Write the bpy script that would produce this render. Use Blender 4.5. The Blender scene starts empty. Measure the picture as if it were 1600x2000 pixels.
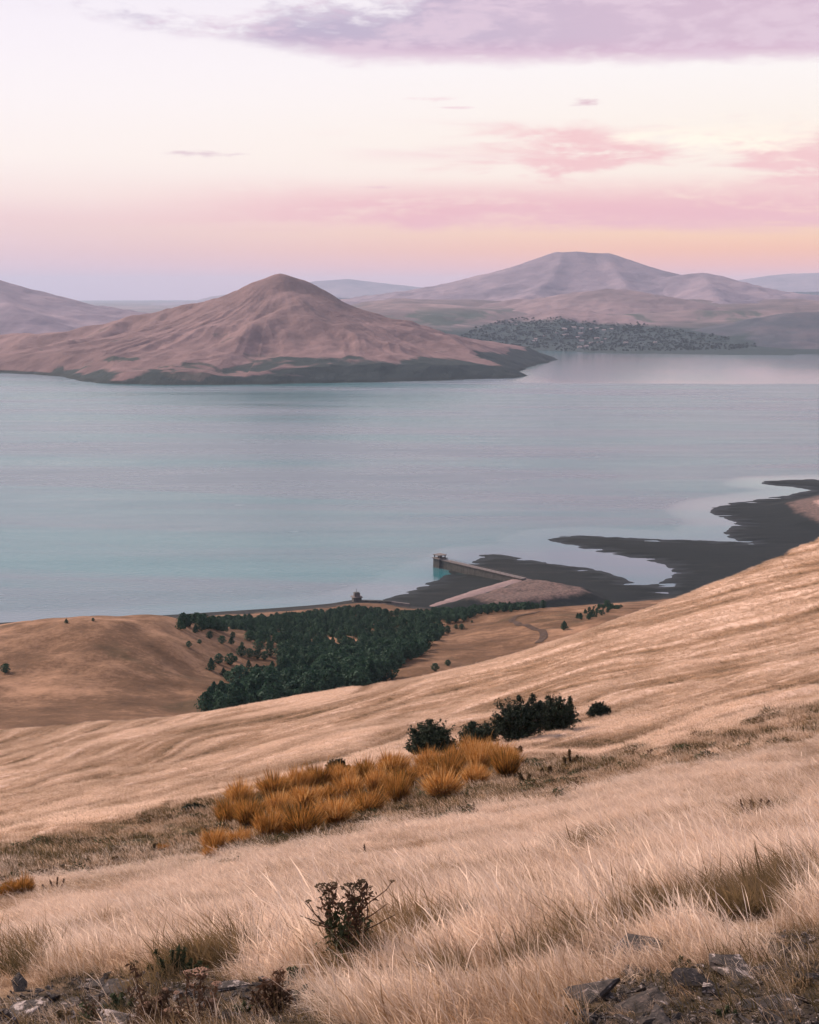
import bpy, math, random
import numpy as np

SC = bpy.context.scene
COL = SC.collection
RNG = np.random.default_rng(7)
random.seed(7)

# ---------------------------------------------------------------- camera
F_PX = 50.0 / 36.0 * 2000.0            # focal length in pixels of a 1600 x 2000 frame
PITCH = math.atan(430.0 / F_PX)        # horizon sits 430 px above the centre
cam_data = bpy.data.cameras.new("camera")
cam_data.sensor_fit = 'VERTICAL'
cam_data.sensor_height = 36.0
cam_data.lens = 50.0
cam_data.clip_start = 0.1
cam_data.clip_end = 90000.0
cam = bpy.data.objects.new("camera", cam_data)
COL.objects.link(cam)
cam.location = (0, 0, 0)
cam.rotation_euler = (math.pi / 2 - PITCH, 0, 0)
SC.camera = cam

# ---------------------------------------------------------------- light and exposure
SUN_AZ = math.radians(-55)            # compass angle from +Y towards +X
SUN_EL = math.radians(34)
sun_data = bpy.data.lights.new("sun", 'SUN')
sun_data.energy = 4.9
sun_data.angle = math.radians(18)
sun_data.color = (1.0, 0.79, 0.66)
sun = bpy.data.objects.new("sun", sun_data)
COL.objects.link(sun)
from mathutils import Vector
_s = Vector((math.sin(SUN_AZ) * math.cos(SUN_EL), math.cos(SUN_AZ) * math.cos(SUN_EL), math.sin(SUN_EL)))
sun.rotation_euler = _s.to_track_quat('Z', 'Y').to_euler()
SC.view_settings.view_transform = 'Standard'
SC.view_settings.look = 'None'
SC.view_settings.exposure = 0.45
SC.view_settings.gamma = 1.0
SC.view_settings.use_curve_mapping = False
SC.cycles.use_denoising = True
SC.cycles.max_bounces = 6
SC.cycles.diffuse_bounces = 3
SC.cycles.glossy_bounces = 2
SC.cycles.transmission_bounces = 3
SC.cycles.volume_bounces = 0
SC.cycles.transparent_max_bounces = 8
SC.cycles.use_adaptive_sampling = True
SC.cycles.adaptive_threshold = 0.02


def lin(r, g, b):
    def f(c):
        c /= 255.0
        return c / 12.92 if c <= 0.04045 else ((c + 0.055) / 1.055) ** 2.4
    return (f(r), f(g), f(b), 1.0)


class NT:
    """tiny helper for writing node trees as expressions"""
    def __init__(self, tree):
        self.t = tree
        self.n = tree.nodes
        self.l = tree.links

    def node(self, kind, **props):
        nd = self.n.new(kind)
        for k, v in props.items():
            setattr(nd, k, v)
        return nd

    def put(self, sock, v):
        if v is None:
            return
        if isinstance(v, bpy.types.NodeSocket):
            self.l.new(v, sock)
        elif isinstance(v, (tuple, list)) and sock.type in ('RGBA',) and len(v) == 3:
            sock.default_value = (*v, 1.0)
        else:
            sock.default_value = v

    def m(self, op, a, b=None, c=None, clamp=False):
        nd = self.node('ShaderNodeMath', operation=op, use_clamp=clamp)
        for i, v in enumerate((a, b, c)):
            if v is not None:
                self.put(nd.inputs[i], v)
        return nd.outputs[0]

    def step(self, x, lo, hi, o0=0.0, o1=1.0):
        nd = self.node('ShaderNodeMapRange', interpolation_type='SMOOTHSTEP')
        self.put(nd.inputs[0], x)
        for i, v in enumerate((lo, hi, o0, o1)):
            self.put(nd.inputs[i + 1], v)
        return nd.outputs[0]

    def mix(self, f, a, b, mode='MIX'):
        nd = self.node('ShaderNodeMix', data_type='RGBA', blend_type=mode)
        self.put(nd.inputs[0], f)
        self.put(nd.inputs[6], a)
        self.put(nd.inputs[7], b)
        return nd.outputs[2]

    def ramp(self, x, stops, interp='LINEAR'):
        nd = self.node('ShaderNodeValToRGB')
        cr = nd.color_ramp
        cr.interpolation = interp
        while len(cr.elements) < len(stops):
            cr.elements.new(0.5)
        for e, (p, c) in zip(cr.elements, stops):
            e.position = p
            e.color = c if len(c) == 4 else (*c, 1.0)
        self.put(nd.inputs[0], x)
        return nd.outputs[0]

    def lut(self, x, pts, lo, hi):
        """piecewise linear look-up y(x); pts in x order"""
        ys = [p[1] for p in pts]
        y0, y1 = min(ys), max(ys)
        sp = (y1 - y0) or 1.0
        xx = self.m('DIVIDE', self.m('SUBTRACT', x, lo), hi - lo, clamp=True)
        g = self.ramp(xx, [((p[0] - lo) / (hi - lo), ((p[1] - y0) / sp,) * 3) for p in pts])
        return self.m('ADD', self.m('MULTIPLY', g, sp), y0)

    def noise(self, vec, scale, detail=4.0, rough=0.55, dist=0.0):
        nd = self.node('ShaderNodeTexNoise')
        self.put(nd.inputs['Vector'], vec)
        self.put(nd.inputs['Scale'], scale)
        self.put(nd.inputs['Detail'], detail)
        self.put(nd.inputs['Roughness'], rough)
        self.put(nd.inputs['Distortion'], dist)
        return nd.outputs[0]

    def vec(self, x, y, z):
        nd = self.node('ShaderNodeCombineXYZ')
        for i, v in enumerate((x, y, z)):
            self.put(nd.inputs[i], v)
        return nd.outputs[0]

    def mapping(self, vec, loc=(0, 0, 0), rot=(0, 0, 0), scale=(1, 1, 1)):
        nd = self.node('ShaderNodeMapping')
        self.put(nd.inputs[0], vec)
        nd.inputs[1].default_value = loc
        nd.inputs[2].default_value = rot
        nd.inputs[3].default_value = scale
        return nd.outputs[0]

    def bump(self, h, strength, dist=1.0):
        nd = self.node('ShaderNodeBump')
        self.put(nd.inputs['Strength'], strength)
        self.put(nd.inputs['Distance'], dist)
        self.put(nd.inputs['Height'], h)
        return nd.outputs[0]


# ---------------------------------------------------------------- sky
world = bpy.data.worlds.new("World")
SC.world = world
world.use_nodes = True
w = NT(world.node_tree)
w.n.clear()
tc = w.node('ShaderNodeTexCoord')
D = tc.outputs['Generated']
sep = w.node('ShaderNodeSeparateXYZ')
w.l.new(D, sep.inputs[0])
dx, dy, dz = sep.outputs
el = w.m('ARCSINE', dz)
az = w.m('ARCTAN2', dx, dy)


def E(py):                              # elevation angle of a picture row
    return math.atan((1000.0 - py) / F_PX) - PITCH


def A(px):                              # azimuth of a picture column
    return math.atan((px - 800.0) / F_PX)


LO, HI = -0.04, 0.26
t_el = w.m('DIVIDE', w.m('SUBTRACT', el, LO), HI - LO, clamp=True)


def stops(rows):
    return [((E(y) - LO) / (HI - LO), lin(*c)) for y, c in rows]


left = w.ramp(t_el, stops([(640, (206, 184, 206)), (575, (212, 188, 208)), (530, (222, 192, 208)), (470, (234, 200, 208)),
                           (430, (240, 205, 208)), (385, (250, 226, 222)), (310, (255, 241, 236)), (200, (253, 243, 244)),
                           (60, (248, 239, 246)), (-170, (232, 224, 238))]))
right = w.ramp(t_el, stops([(640, (222, 166, 180)), (560, (240, 172, 178)), (520, (253, 180, 168)), (490, (255, 188, 156)),
                            (455, (255, 208, 172)), (425, (254, 212, 196)), (340, (255, 238, 226)), (260, (255, 242, 230)), (140, (254, 246, 243)),
                            (-170, (240, 230, 240))]))
glow = w.step(w.m('ABSOLUTE', w.m('SUBTRACT', az, 0.30)), 0.0, 0.75, 1.0, 0.0)
sky = w.mix(glow, left, right)
zen = w.ramp(w.m('DIVIDE', el, math.pi / 2, clamp=True),
             [(0.0, lin(236, 226, 238)), (0.30, lin(204, 208, 228)), (1.0, lin(165, 185, 214))])
sky = w.mix(w.step(el, 0.18, 0.5), sky, zen)

# cloud deck, written in direction space (clouds are as good as infinitely far)
cvec = w.vec(w.m('MULTIPLY', az, 9.0), w.m('MULTIPLY', el, 30.0), 0.0)
n1 = w.noise(cvec, 1.5, 4.0, 0.6, 0.3)
n2 = w.noise(cvec, 5.5, 5.0, 0.62, 0.2)
nn = w.m('ADD', w.m('MULTIPLY', n1, 0.6), w.m('MULTIPLY', n2, 0.4))
# pink veils low in the sky towards the afterglow
svec = w.vec(w.m('MULTIPLY', az, 5.0), w.m('MULTIPLY', el, 46.0), 3.7)
s1 = w.noise(svec, 1.3, 4.0, 0.6, 0.6)
wn = w.noise(w.vec(w.m('MULTIPLY', az, 46.0), w.m('MULTIPLY', el, 230.0), 0.0), 1.0, 3.0, 0.65)


def window(x, a, b, c, d):
    return w.m('MULTIPLY', w.step(x, a, b), w.step(x, c, d, 1.0, 0.0))


elw = w.m('ADD', el, w.m('MULTIPLY', w.m('SUBTRACT', n1, 0.5), 0.045))
azw = w.m('ADD', az, w.m('MULTIPLY', w.m('SUBTRACT', s1, 0.5), 0.22))
els = w.m('ADD', el, w.m('MULTIPLY', w.m('SUBTRACT', s1, 0.5), 0.016))
band = w.m('MULTIPLY', window(els, E(462), E(432), E(412), E(335)),
           w.step(az, A(150), A(820)))
band = w.m('MULTIPLY', band, w.step(w.m('ADD', w.m('MULTIPLY', s1, 0.65), w.m('MULTIPLY', n2, 0.35)), 0.32, 0.54, 0.2, 1.0))
sky = w.mix(w.m('MULTIPLY', band, 1.0), sky, lin(240, 184, 192))
puffA = w.m('MULTIPLY', window(elw, E(345), E(320), E(285), E(235)), window(azw, A(830), A(1090), A(1250), A(1370)))
puffB = w.m('MULTIPLY', window(elw, E(400), E(345), E(300), E(235)), window(azw, A(1370), A(1490), A(2200), A(2700)))
puff = w.m('MULTIPLY', w.m('MAXIMUM', puffA, puffB), w.step(w.m('ADD', w.m('MULTIPLY', s1, 0.55), w.m('MULTIPLY', n2, 0.45)), 0.34, 0.52))
sky = w.mix(w.m('MULTIPLY', puff, 1.0), sky, lin(246, 199, 200))
veil = w.m('MULTIPLY', window(el, E(330), E(290), E(260), E(225)), window(az, A(560), A(830), A(950), A(1120)))
veil = w.m('MULTIPLY', veil, w.step(w.noise(w.vec(w.m('ADD', w.m('MULTIPLY', az, 7.0), w.m('MULTIPLY', el, 30.0)), w.m('MULTIPLY', el, 95.0), 1.0), 1.1, 4.0), 0.44, 0.62))
sky = w.mix(w.m('MULTIPLY', veil, 0.6), sky, lin(247, 214, 214))
# bright sun-edged tufts near the hidden sun
tuft = w.m('MULTIPLY', window(elw, E(330), E(290), E(270), E(225)), window(azw, A(1200), A(1330), A(1500), A(1650)))
tuft = w.m('MULTIPLY', tuft, w.step(nn, 0.44, 0.62))
sky = w.mix(tuft, sky, (1.08, 0.97, 0.82, 1))


def wisp(px, py, rx, ry, col, k=0.9):
    ex = w.m('DIVIDE', w.m('SUBTRACT', az, A(px)), rx / F_PX)
    ey = w.m('DIVIDE', w.m('SUBTRACT', el, E(py)), ry / F_PX)
    r = w.m('SQRT', w.m('ADD', w.m('MULTIPLY', ex, ex), w.m('MULTIPLY', ey, ey)))
    a = w.step(w.m('SUBTRACT', w.m('MULTIPLY', w.m('SUBTRACT', wn, 0.2), 2.6), r), 0.0, 1.0)
    return w.m('MULTIPLY', a, k), col


for args in ((400, 303, 105, 12, lin(218, 186, 198), 0.8), (1134, 203, 42, 11, lin(226, 190, 200), 0.9),
             (850, 193, 95, 7, lin(244, 214, 216), 0.8), (885, 210, 60, 4, lin(240, 205, 212), 0.7),
             (730, 366, 60, 5, lin(234, 190, 200), 0.6)):
    a_, c_ = wisp(*args)
    sky = w.mix(a_, sky, c_)

# the big lilac bank: lower and upper edge as functions of azimuth, broken up by noise
lo_e = w.lut(az, [(A(-900), E(-60)), (A(150), E(30)), (A(300), E(66)), (A(430), E(74)), (A(540), E(100)), (A(700), E(117)), (A(1000), E(124)),
                  (A(1600), E(130)), (A(2400), E(142)), (A(4200), E(60))], -0.75, 0.95)
hi_e = w.lut(az, [(A(-900), E(-80)), (A(150), E(46)), (A(300), E(44)), (A(430), E(58)), (A(500), E(44)), (A(540), E(12)), (A(680), E(8)),
                  (A(780), E(16)), (A(880), E(-90)), (A(1300), 0.42), (A(2400), 0.50), (A(4200), 0.2)], -0.75, 0.95)
under = w.m('SUBTRACT', el, lo_e)
over = w.m('SUBTRACT', hi_e, el)
lump = w.m('SUBTRACT', nn, 0.5)
dlo = w.m('ADD', under, w.m('MULTIPLY', lump, 0.026))
dhi = w.m('ADD', over, w.m('MULTIPLY', w.m('SUBTRACT', n2, 0.5), 0.046))
bank = w.m('MULTIPLY', w.step(dlo, -0.005, 0.009), w.step(dhi, -0.009, 0.015))
bcol = w.mix(w.step(az, A(420), A(1500)), lin(184, 171, 196), lin(212, 182, 202))
bcol = w.mix(w.m('MULTIPLY', w.step(under, 0.0, 0.018, 1.0, 0.0), w.step(az, A(300), A(900))), bcol, lin(210, 168, 194))
bcol = w.mix(w.m('MULTIPLY', w.step(nn, 0.44, 0.60), 0.75), bcol, lin(226, 200, 216))
sky = w.mix(w.m('MULTIPLY', bank, 0.94), sky, bcol)
# broken cloud of the same kind over the rest of the upper sky
cz = w.m('MAXIMUM', dz, 0.08)
pvec = w.vec(w.m('DIVIDE', dx, cz), w.m('DIVIDE', dy, cz), 0.0)
cov = w.m('MULTIPLY', w.step(w.noise(pvec, 0.55, 3.0, 0.58, 0.2), 0.46, 0.62), w.step(el, 0.24, 0.36))
sky = w.mix(w.m('MULTIPLY', cov, 0.7), sky, lin(206, 190, 214))
# below the horizon the dome just carries on with the haze colour
sky = w.mix(w.step(el, -0.05, -0.012, 1.0, 0.0), sky, lin(170, 165, 190))

nish = w.node('ShaderNodeTexSky', sky_type='NISHITA')
nish.sun_disc = False
nish.sun_elevation = SUN_EL
nish.sun_rotation = SUN_AZ
nish.altitude = 1500
bg1 = w.node('ShaderNodeBackground')
w.l.new(sky, bg1.inputs[0])
bg1.inputs[1].default_value = 0.742
bg2 = w.node('ShaderNodeBackground')
w.l.new(nish.outputs[0], bg2.inputs[0])
bg2.inputs[1].default_value = 0.004
add = w.node('ShaderNodeAddShader')
w.l.new(bg1.outputs[0], add.inputs[0])
w.l.new(bg2.outputs[0], add.inputs[1])
wout = w.node('ShaderNodeOutputWorld')
w.l.new(add.outputs[0], wout.inputs[0])
world.cycles.sampling_method = 'MANUAL'
world.cycles.sample_map_resolution = 512

# ---------------------------------------------------------------- numpy helpers
H_LAKE = 250.0
WATER_Z = -H_LAKE


def ray(px, py):
    r = (px - 800.0) / F_PX
    u = -(py - 1000.0) / F_PX
    c, s = math.cos(PITCH), math.sin(PITCH)
    return np.array([r, c + u * s, -s + u * c])


def at(px, py, d):
    """the point that picture place (px, py) has at horizontal distance d"""
    v = ray(px, py)
    return v * (d / math.hypot(v[0], v[1]))


def on_level(px, py, z=WATER_Z):
    v = ray(px, py)
    return v * (z / v[2])


def project(P):
    """world points (n,3) -> picture coordinates"""
    P = np.asarray(P, float)
    c, s = math.cos(PITCH), math.sin(PITCH)
    fwd = P[..., 1] * c - P[..., 2] * s
    up = P[..., 1] * s + P[..., 2] * c
    return 800 + F_PX * P[..., 0] / fwd, 1000 - F_PX * up / fwd


def _hash(ix, iy, seed):
    h = (ix.astype(np.int64) * 374761393 + iy.astype(np.int64) * 668265263 + seed * 974711) & 0x7fffffff
    h = ((h ^ (h >> 13)) * 1274126177) & 0x7fffffff
    h = (h ^ (h >> 16)) & 0x7fffffff
    return h / float(0x7fffffff)


def vnoise(x, y, seed=0):
    x = np.asarray(x, float); y = np.asarray(y, float)
    ix, iy = np.floor(x), np.floor(y)
    fx, fy = x - ix, y - iy
    ux = fx * fx * fx * (fx * (fx * 6 - 15) + 10)
    uy = fy * fy * fy * (fy * (fy * 6 - 15) + 10)

    def g(ax, ay):
        a = _hash(ix + ax, iy + ay, seed) * 2 * np.pi
        return np.cos(a) * (fx - ax) + np.sin(a) * (fy - ay)
    n0 = g(0, 0) * (1 - ux) + g(1, 0) * ux
    n1 = g(0, 1) * (1 - ux) + g(1, 1) * ux
    return (n0 * (1 - uy) + n1 * uy) * 1.45


def fbm(x, y, oct=4, seed=0, gain=0.5):
    a, s = 1.0, 0.0
    for k in range(oct):
        s = s + a * vnoise(x * 2.03 ** k + 17.3 * k, y * 2.03 ** k - 9.1 * k, seed + k)
        a *= gain
    return s


def ridged(x, y, oct=4, seed=0):
    a, s = 1.0, 0.0
    for k in range(oct):
        s = s + a * (1 - 2 * np.abs(vnoise(x * 2.1 ** k + 5.2 * k, y * 2.1 ** k + 1.7 * k, seed + k)))
        a *= 0.5
    return s / 1.9


def sstep(x, a, b):
    t = np.clip((x - a) / (b - a), 0, 1)
    return t * t * (3 - 2 * t)


def pchip_slopes(X, Y):
    h = np.diff(X, axis=0)
    dl = np.diff(Y, axis=0) / h
    m = np.zeros_like(Y)
    w1 = 2 * h[1:] + h[:-1]
    w2 = h[1:] + 2 * h[:-1]
    same = (dl[1:] * dl[:-1]) > 0
    den = np.where(same, w1 / np.where(same, dl[:-1], 1) + w2 / np.where(same, dl[1:], 1), 1)
    m[1:-1] = np.where(same, (w1 + w2) / den, 0)
    m[0], m[-1] = dl[0], dl[-1]
    return m


def pchip(X, Y, xq):
    """X, Y (k, ...) columns; xq (n, ...) -> values, linear beyond the ends"""
    m = pchip_slopes(X, Y)
    out = np.zeros(np.broadcast(xq, X[:1]).shape)
    k = X.shape[0]
    for i in range(k - 1):
        h = X[i + 1] - X[i]
        t = (xq - X[i]) / h
        lo_ok = (t >= 0) if i > 0 else np.full(t.shape, True)
        hi_ok = (t < 1) if i < k - 2 else np.full(t.shape, True)
        tc_ = np.clip(t, 0, 1)
        t2, t3 = tc_ * tc_, tc_ ** 3
        v = ((2 * t3 - 3 * t2 + 1) * Y[i] + (t3 - 2 * t2 + tc_) * h * m[i] + (-2 * t3 + 3 * t2) * Y[i + 1] + (t3 - t2) * h * m[i + 1])
        v = v + np.where(t < 0, t * h * m[i], 0) + np.where(t > 1, (t - 1) * h * m[i + 1], 0)
        out = np.where(lo_ok & hi_ok, v, out)
    return out


def tag(o, label=None, cat=None, group=None, kind=None):
    if label: o['label'] = label
    if cat: o['category'] = cat
    if group: o['group'] = group
    if kind: o['kind'] = kind
    return o


def np_mesh(name, V, Fc, smooth=True):
    """V (n,3), Fc (m,3|4) -> mesh datablock"""
    V = np.ascontiguousarray(V, dtype=np.float32); Fc = np.ascontiguousarray(Fc, dtype=np.int32)
    me = bpy.data.meshes.new(name)
    k = Fc.shape[1]
    me.vertices.add(len(V)); me.vertices.foreach_set('co', V.ravel())
    me.loops.add(Fc.size); me.loops.foreach_set('vertex_index', Fc.ravel())
    me.polygons.add(len(Fc))
    me.polygons.foreach_set('loop_start', np.arange(0, Fc.size, k, dtype=np.int32))
    me.polygons.foreach_set('loop_total', np.full(len(Fc), k, dtype=np.int32))
    me.polygons.foreach_set('use_smooth', np.full(len(Fc), smooth, dtype=bool))
    me.update(calc_edges=True)
    return me


def link(name, me, mat=None, parent=None, loc=None):
    o = bpy.data.objects.new(name, me)
    COL.objects.link(o)
    if mat is not None and me is not None and not me.materials:
        me.materials.append(mat)
    if parent is not None:
        o.parent = parent
    if loc is not None:
        o.location = loc
    return o


def empty(name, loc, rz=0.0):
    o = bpy.data.objects.new(name, None)
    o.empty_display_size = 0.2
    COL.objects.link(o)
    o.location = loc
    o.rotation_euler = (0, 0, rz)
    return o


def add_attr(me, name, vals, kind='FLOAT', domain='POINT'):
    a = me.attributes.new(name, kind, domain)
    vals = np.ascontiguousarray(vals, dtype=np.int32 if kind == 'INT' else np.float32)
    a.data.foreach_set('vector' if kind == 'FLOAT_VECTOR' else 'value', vals.ravel())


def grid_faces(nr, nc):
    i = np.arange(nr * nc).reshape(nr, nc)
    return np.stack([i[:-1, :-1], i[:-1, 1:], i[1:, 1:], i[1:, :-1]], -1).reshape(-1, 4)


# ---------------------------------------------------------------- materials
def new_mat(name):
    m = bpy.data.materials.new(name)
    m.use_nodes = True
    t = NT(m.node_tree)
    t.n.clear()
    return m, t


def finish(t, color, rough=0.9, normal=None, spec=0.2, transl=0.0, tcol=None):
    p = t.node('ShaderNodeBsdfPrincipled')
    t.put(p.inputs['Base Color'], color)
    t.put(p.inputs['Roughness'], rough)
    p.inputs['Specular IOR Level'].default_value = spec
    if normal is not None:
        t.put(p.inputs['Normal'], normal)
    sh = p.outputs[0]
    if transl > 0:
        tr = t.node('ShaderNodeBsdfTranslucent')
        t.put(tr.inputs[0], tcol if tcol is not None else color)
        mx = t.node('ShaderNodeMixShader')
        mx.inputs[0].default_value = transl
        t.l.new(sh, mx.inputs[1]); t.l.new(tr.outputs[0], mx.inputs[2])
        sh = mx.outputs[0]
    o = t.node('ShaderNodeOutputMaterial')
    t.l.new(sh, o.inputs[0])


def pos(t):
    return t.node('ShaderNodeNewGeometry').outputs['Position']


def zof(t, p):
    s = t.node('ShaderNodeSeparateXYZ')
    t.l.new(p, s.inputs[0])
    return s.outputs


def attr(t, name, kind='GEOMETRY'):
    nd = t.node('ShaderNodeAttribute', attribute_name=name, attribute_type=kind)
    return nd.outputs['Fac']


# ================================================================ the near land as one height function
LINES = [
    # foot of the frame to the brow of the foreground grass
    [(-300, 2000, 9.6), (0, 2000, 9.0), (800, 2000, 8.0), (1600, 2000, 7.4), (1900, 2000, 7.1)],
    [(-300, 1925, 12.0), (0, 1900, 11.5), (400, 1880, 10.8), (700, 1870, 10.6), (1150, 1850, 10.6), (1600, 1800, 11.2), (1900, 1770, 11.5)],
    [(-300, 1905, 20), (0, 1876, 20), (400, 1822, 20), (800, 1758, 19.5), (1600, 1630, 22), (1900, 1580, 23)],
    [(-300, 1880, 31), (0, 1828, 33), (200, 1776, 34), (400, 1728, 36), (800, 1638, 41), (1100, 1580, 45), (1600, 1464, 52), (1900, 1397, 55)],
    # gully with the broom
    [(-300, 1830, 43), (0, 1772, 44), (400, 1684, 49), (800, 1597, 57), (1100, 1541, 61), (1600, 1434, 68), (1900, 1370, 70)],
    [(-300, 1712, 60), (0, 1655, 62), (450, 1562, 76), (800, 1500, 86), (1000, 1490, 88), (1150, 1486, 86), (1300, 1452, 90), (1600, 1375, 97), (1900, 1340, 98)],
    [(-300, 1685, 70), (0, 1632, 73), (450, 1545, 90), (800, 1478, 102), (1000, 1472, 98), (1150, 1472, 94), (1300, 1434, 102), (1600, 1356, 114), (1900, 1290, 118)],
    # the long pale slope
    [(-300, 1590, 150), (0, 1535, 158), (450, 1470, 172), (800, 1405, 182), (1200, 1315, 182), (1600, 1215, 178), (1900, 1130, 176)],
    [(-300, 1432, 372), (0, 1424, 352), (200, 1409, 342), (390, 1397, 330), (600, 1363, 316), (800, 1326, 300), (1000, 1277, 286),
     (1200, 1213, 272), (1400, 1143, 262), (1600, 1063, 252), (1900, 940, 240)],
    # dip behind the brow
    [(-300, 1446, 440), (0, 1434, 432), (200, 1424, 430), (390, 1414, 430), (600, 1412, 430), (800, 1408, 430), (1000, 1378, 430),
     (1200, 1345, 432), (1400, 1305, 440), (1600, 1250, 450), (1900, 1180, 460)],
    [(-300, 1330, 545), (0, 1332, 540), (200, 1326, 540), (390, 1340, 545), (550, 1352, 552), (800, 1308, 565), (1000, 1283, 590),
     (1200, 1240, 620), (1400, 1210, 660), (1600, 1185, 700), (1900, 1150, 760)],
    # knoll and golden rise
    [(-300, 1268, 650), (0, 1231, 632), (100, 1217, 622), (190, 1212, 612), (300, 1221, 620), (390, 1243, 640), (550, 1266, 690),
     (700, 1262, 715), (830, 1237, 735), (1000, 1193, 790), (1150, 1186, 815), (1300, 1190, 860), (1600, 1170, 920), (1900, 1150, 960)],
    [(-300, 1275, 770), (0, 1250, 765), (190, 1248, 765), (300, 1238, 785), (390, 1230, 800), (550, 1222, 840), (700, 1218, 850),
     (830, 1205, 870), (1000, 1200, 890), (1150, 1197, 905), (1300, 1196, 930), (1600, 1180, 985), (1900, 1160, 1020)],
]
# water's edge on the near side, as seen: (px, py)
EDGE = [(-300, 1240), (0, 1217), (130, 1212), (250, 1206), (450, 1194), (640, 1180), (700, 1172), (748, 1173), (800, 1181), (870, 1185),
        (1000, 1181), (1200, 1172), (1400, 1155), (1600, 1132), (1900, 1110)]
edge_pts = np.array([on_level(px, py) for px, py in EDGE])
NAZ = 561
AZ = np.linspace(-0.56, 0.56, NAZ)


def line_to_az(pts3):
    a = np.arctan2(pts3[:, 0], pts3[:, 1])
    d = np.hypot(pts3[:, 0], pts3[:, 1])
    z = pts3[:, 2]
    q = np.clip(AZ, a[0] - 0.10, a[-1] + 0.10)
    return pchip(a, d, q), pchip(a, z, q)


ctl = [(np.full(NAZ, 0.6), np.full(NAZ, -1.75)), (np.full(NAZ, 3.5), np.full(NAZ, -2.75))]
for ln in LINES:
    ctl.append(line_to_az(np.array([at(*p) for p in ln])))
de, ze = line_to_az(edge_pts)
ctl.append((de - 45, np.full(NAZ, WATER_Z + 5.5)))
ctl.append((de, np.full(NAZ, WATER_Z)))
ctl.append((de + 120, np.full(NAZ, WATER_Z - 9.0)))
CD = np.log(np.array([c[0] for c in ctl]))
CZ = np.array([c[1] for c in ctl])
LND = np.linspace(math.log(0.6), math.log(1500.0), 900)
TABLE = pchip(CD, CZ, LND[:, None])
# soften the joins a little along the slope
for _ in range(6):
    TABLE[1:-1] = 0.25 * TABLE[:-2] + 0.5 * TABLE[1:-1] + 0.25 * TABLE[2:]


def slope_coord(x, y):
    """0 on the gully rim, 1 on the brow of the long slope"""
    a = np.arctan2(x, y)
    d6 = np.interp(a, AZ, np.log(ctl[8][0])); d8 = np.interp(a, AZ, np.log(ctl[10][0]))
    return (np.log(np.hypot(x, y) + 1e-6) - d6) / (d8 - d6), a


def base_z(x, y):
    d = np.hypot(x, y)
    a = np.arctan2(x, y)
    fi = np.clip((np.log(np.maximum(d, 0.61)) - LND[0]) / (LND[1] - LND[0]), 0, len(LND) - 1.001)
    fj = np.clip((a - AZ[0]) / (AZ[1] - AZ[0]), 0, NAZ - 1.001)
    i, j = fi.astype(int), fj.astype(int)
    u, v = fi - i, fj - j
    return TABLE[i, j] * (1 - u) * (1 - v) + TABLE[i + 1, j] * u * (1 - v) + TABLE[i, j + 1] * (1 - u) * v + TABLE[i + 1, j + 1] * u * v


def slope_streak(x, y):
    """the grass lies in furrows that fan down the slope from its head: along w, across v; about -1 .. 1"""
    d = np.hypot(x, y)
    w_ = x / y
    v_ = -base_z(x, y) / d + 0.26 * w_ + 0.11 * w_ * w_
    v_ = v_ + 0.004 * fbm(w_ * 9, v_ * 40, 2, 33)
    st = 0.42 * fbm(w_ * 3.0, v_ * 80, 3, 34) + 0.50 * fbm(w_ * 7.0, v_ * 250, 3, 35) + 0.38 * fbm(w_ * 24, v_ * 620, 2, 36)
    s, a = slope_coord(x, y)
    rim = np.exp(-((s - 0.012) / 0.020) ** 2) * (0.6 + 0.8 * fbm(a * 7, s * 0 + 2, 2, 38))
    brown_band = np.exp(-((s - 0.10) / 0.05) ** 2) * sstep(a, 0.02, 0.12) * (0.8 + 0.5 * fbm(a * 11, s * 3, 2, 39))  # darker brown grass just above the rim, towards the right
    return st + 1.4 * np.clip(rim, 0, 1.2) - 0.55 * brown_band


def near_h(x, y):
    x = np.asarray(x, float); y = np.asarray(y, float)
    d = np.hypot(x, y)
    z = base_z(x, y)
    # relief: clods by the camera, grass bands on the slope, swells in the valley
    def add(zz, wgt, fn):
        sel = wgt > 0
        if np.any(sel):
            if zz.ndim == 0:
                return zz + wgt * fn(x, y)
            zz = zz.copy()
            zz[sel] += wgt[sel] * fn(x[sel], y[sel])
        return zz
    z = add(z, sstep(d, 3, 8) * (1 - sstep(d, 50, 90)), lambda a, b: 0.10 * fbm(a / 1.7, b / 1.7, 3, 1) + 0.16 * fbm(a / 6.5, b / 6.5, 2, 5))
    z = add(z, sstep(d, 95, 125) * (1 - sstep(d, 300, 420)), lambda a, b: 0.45 * slope_streak(a, b) + 1.0 * fbm(a / 60, b / 60, 2, 11))
    z = add(z, sstep(d, 430, 560) * (1 - sstep(d, 950, 1080)), lambda a, b: 2.2 * fbm(a / 75, b / 75, 3, 21) + 1.0 * fbm(a / 22, b / 22, 2, 23))
    z = add(z, sstep(d, 42, 55) * (1 - sstep(d, 80, 100)), lambda a, b: 0.25 * fbm(a / 3, b / 3, 3, 41))
    return z


def near_pt(px, py, d0, d1):
    """where the sight line through a picture place meets the near ground between distances d0 and d1"""
    v = ray(px, py)
    v = v / math.hypot(v[0], v[1])
    ds = np.exp(np.linspace(math.log(d0), math.log(d1), 110))
    gap = near_h(v[0] * ds, v[1] * ds) - v[2] * ds
    if not np.any(gap >= 0):
        d = ds[np.argmax(gap)]
    else:
        k = int(np.argmax(gap >= 0))
        d = ds[k] if k == 0 else ds[k - 1] + (ds[k] - ds[k - 1]) * gap[k - 1] / (gap[k - 1] - gap[k])
    return np.array([v[0] * d, v[1] * d, float(near_h(v[0] * d, v[1] * d))])


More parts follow.
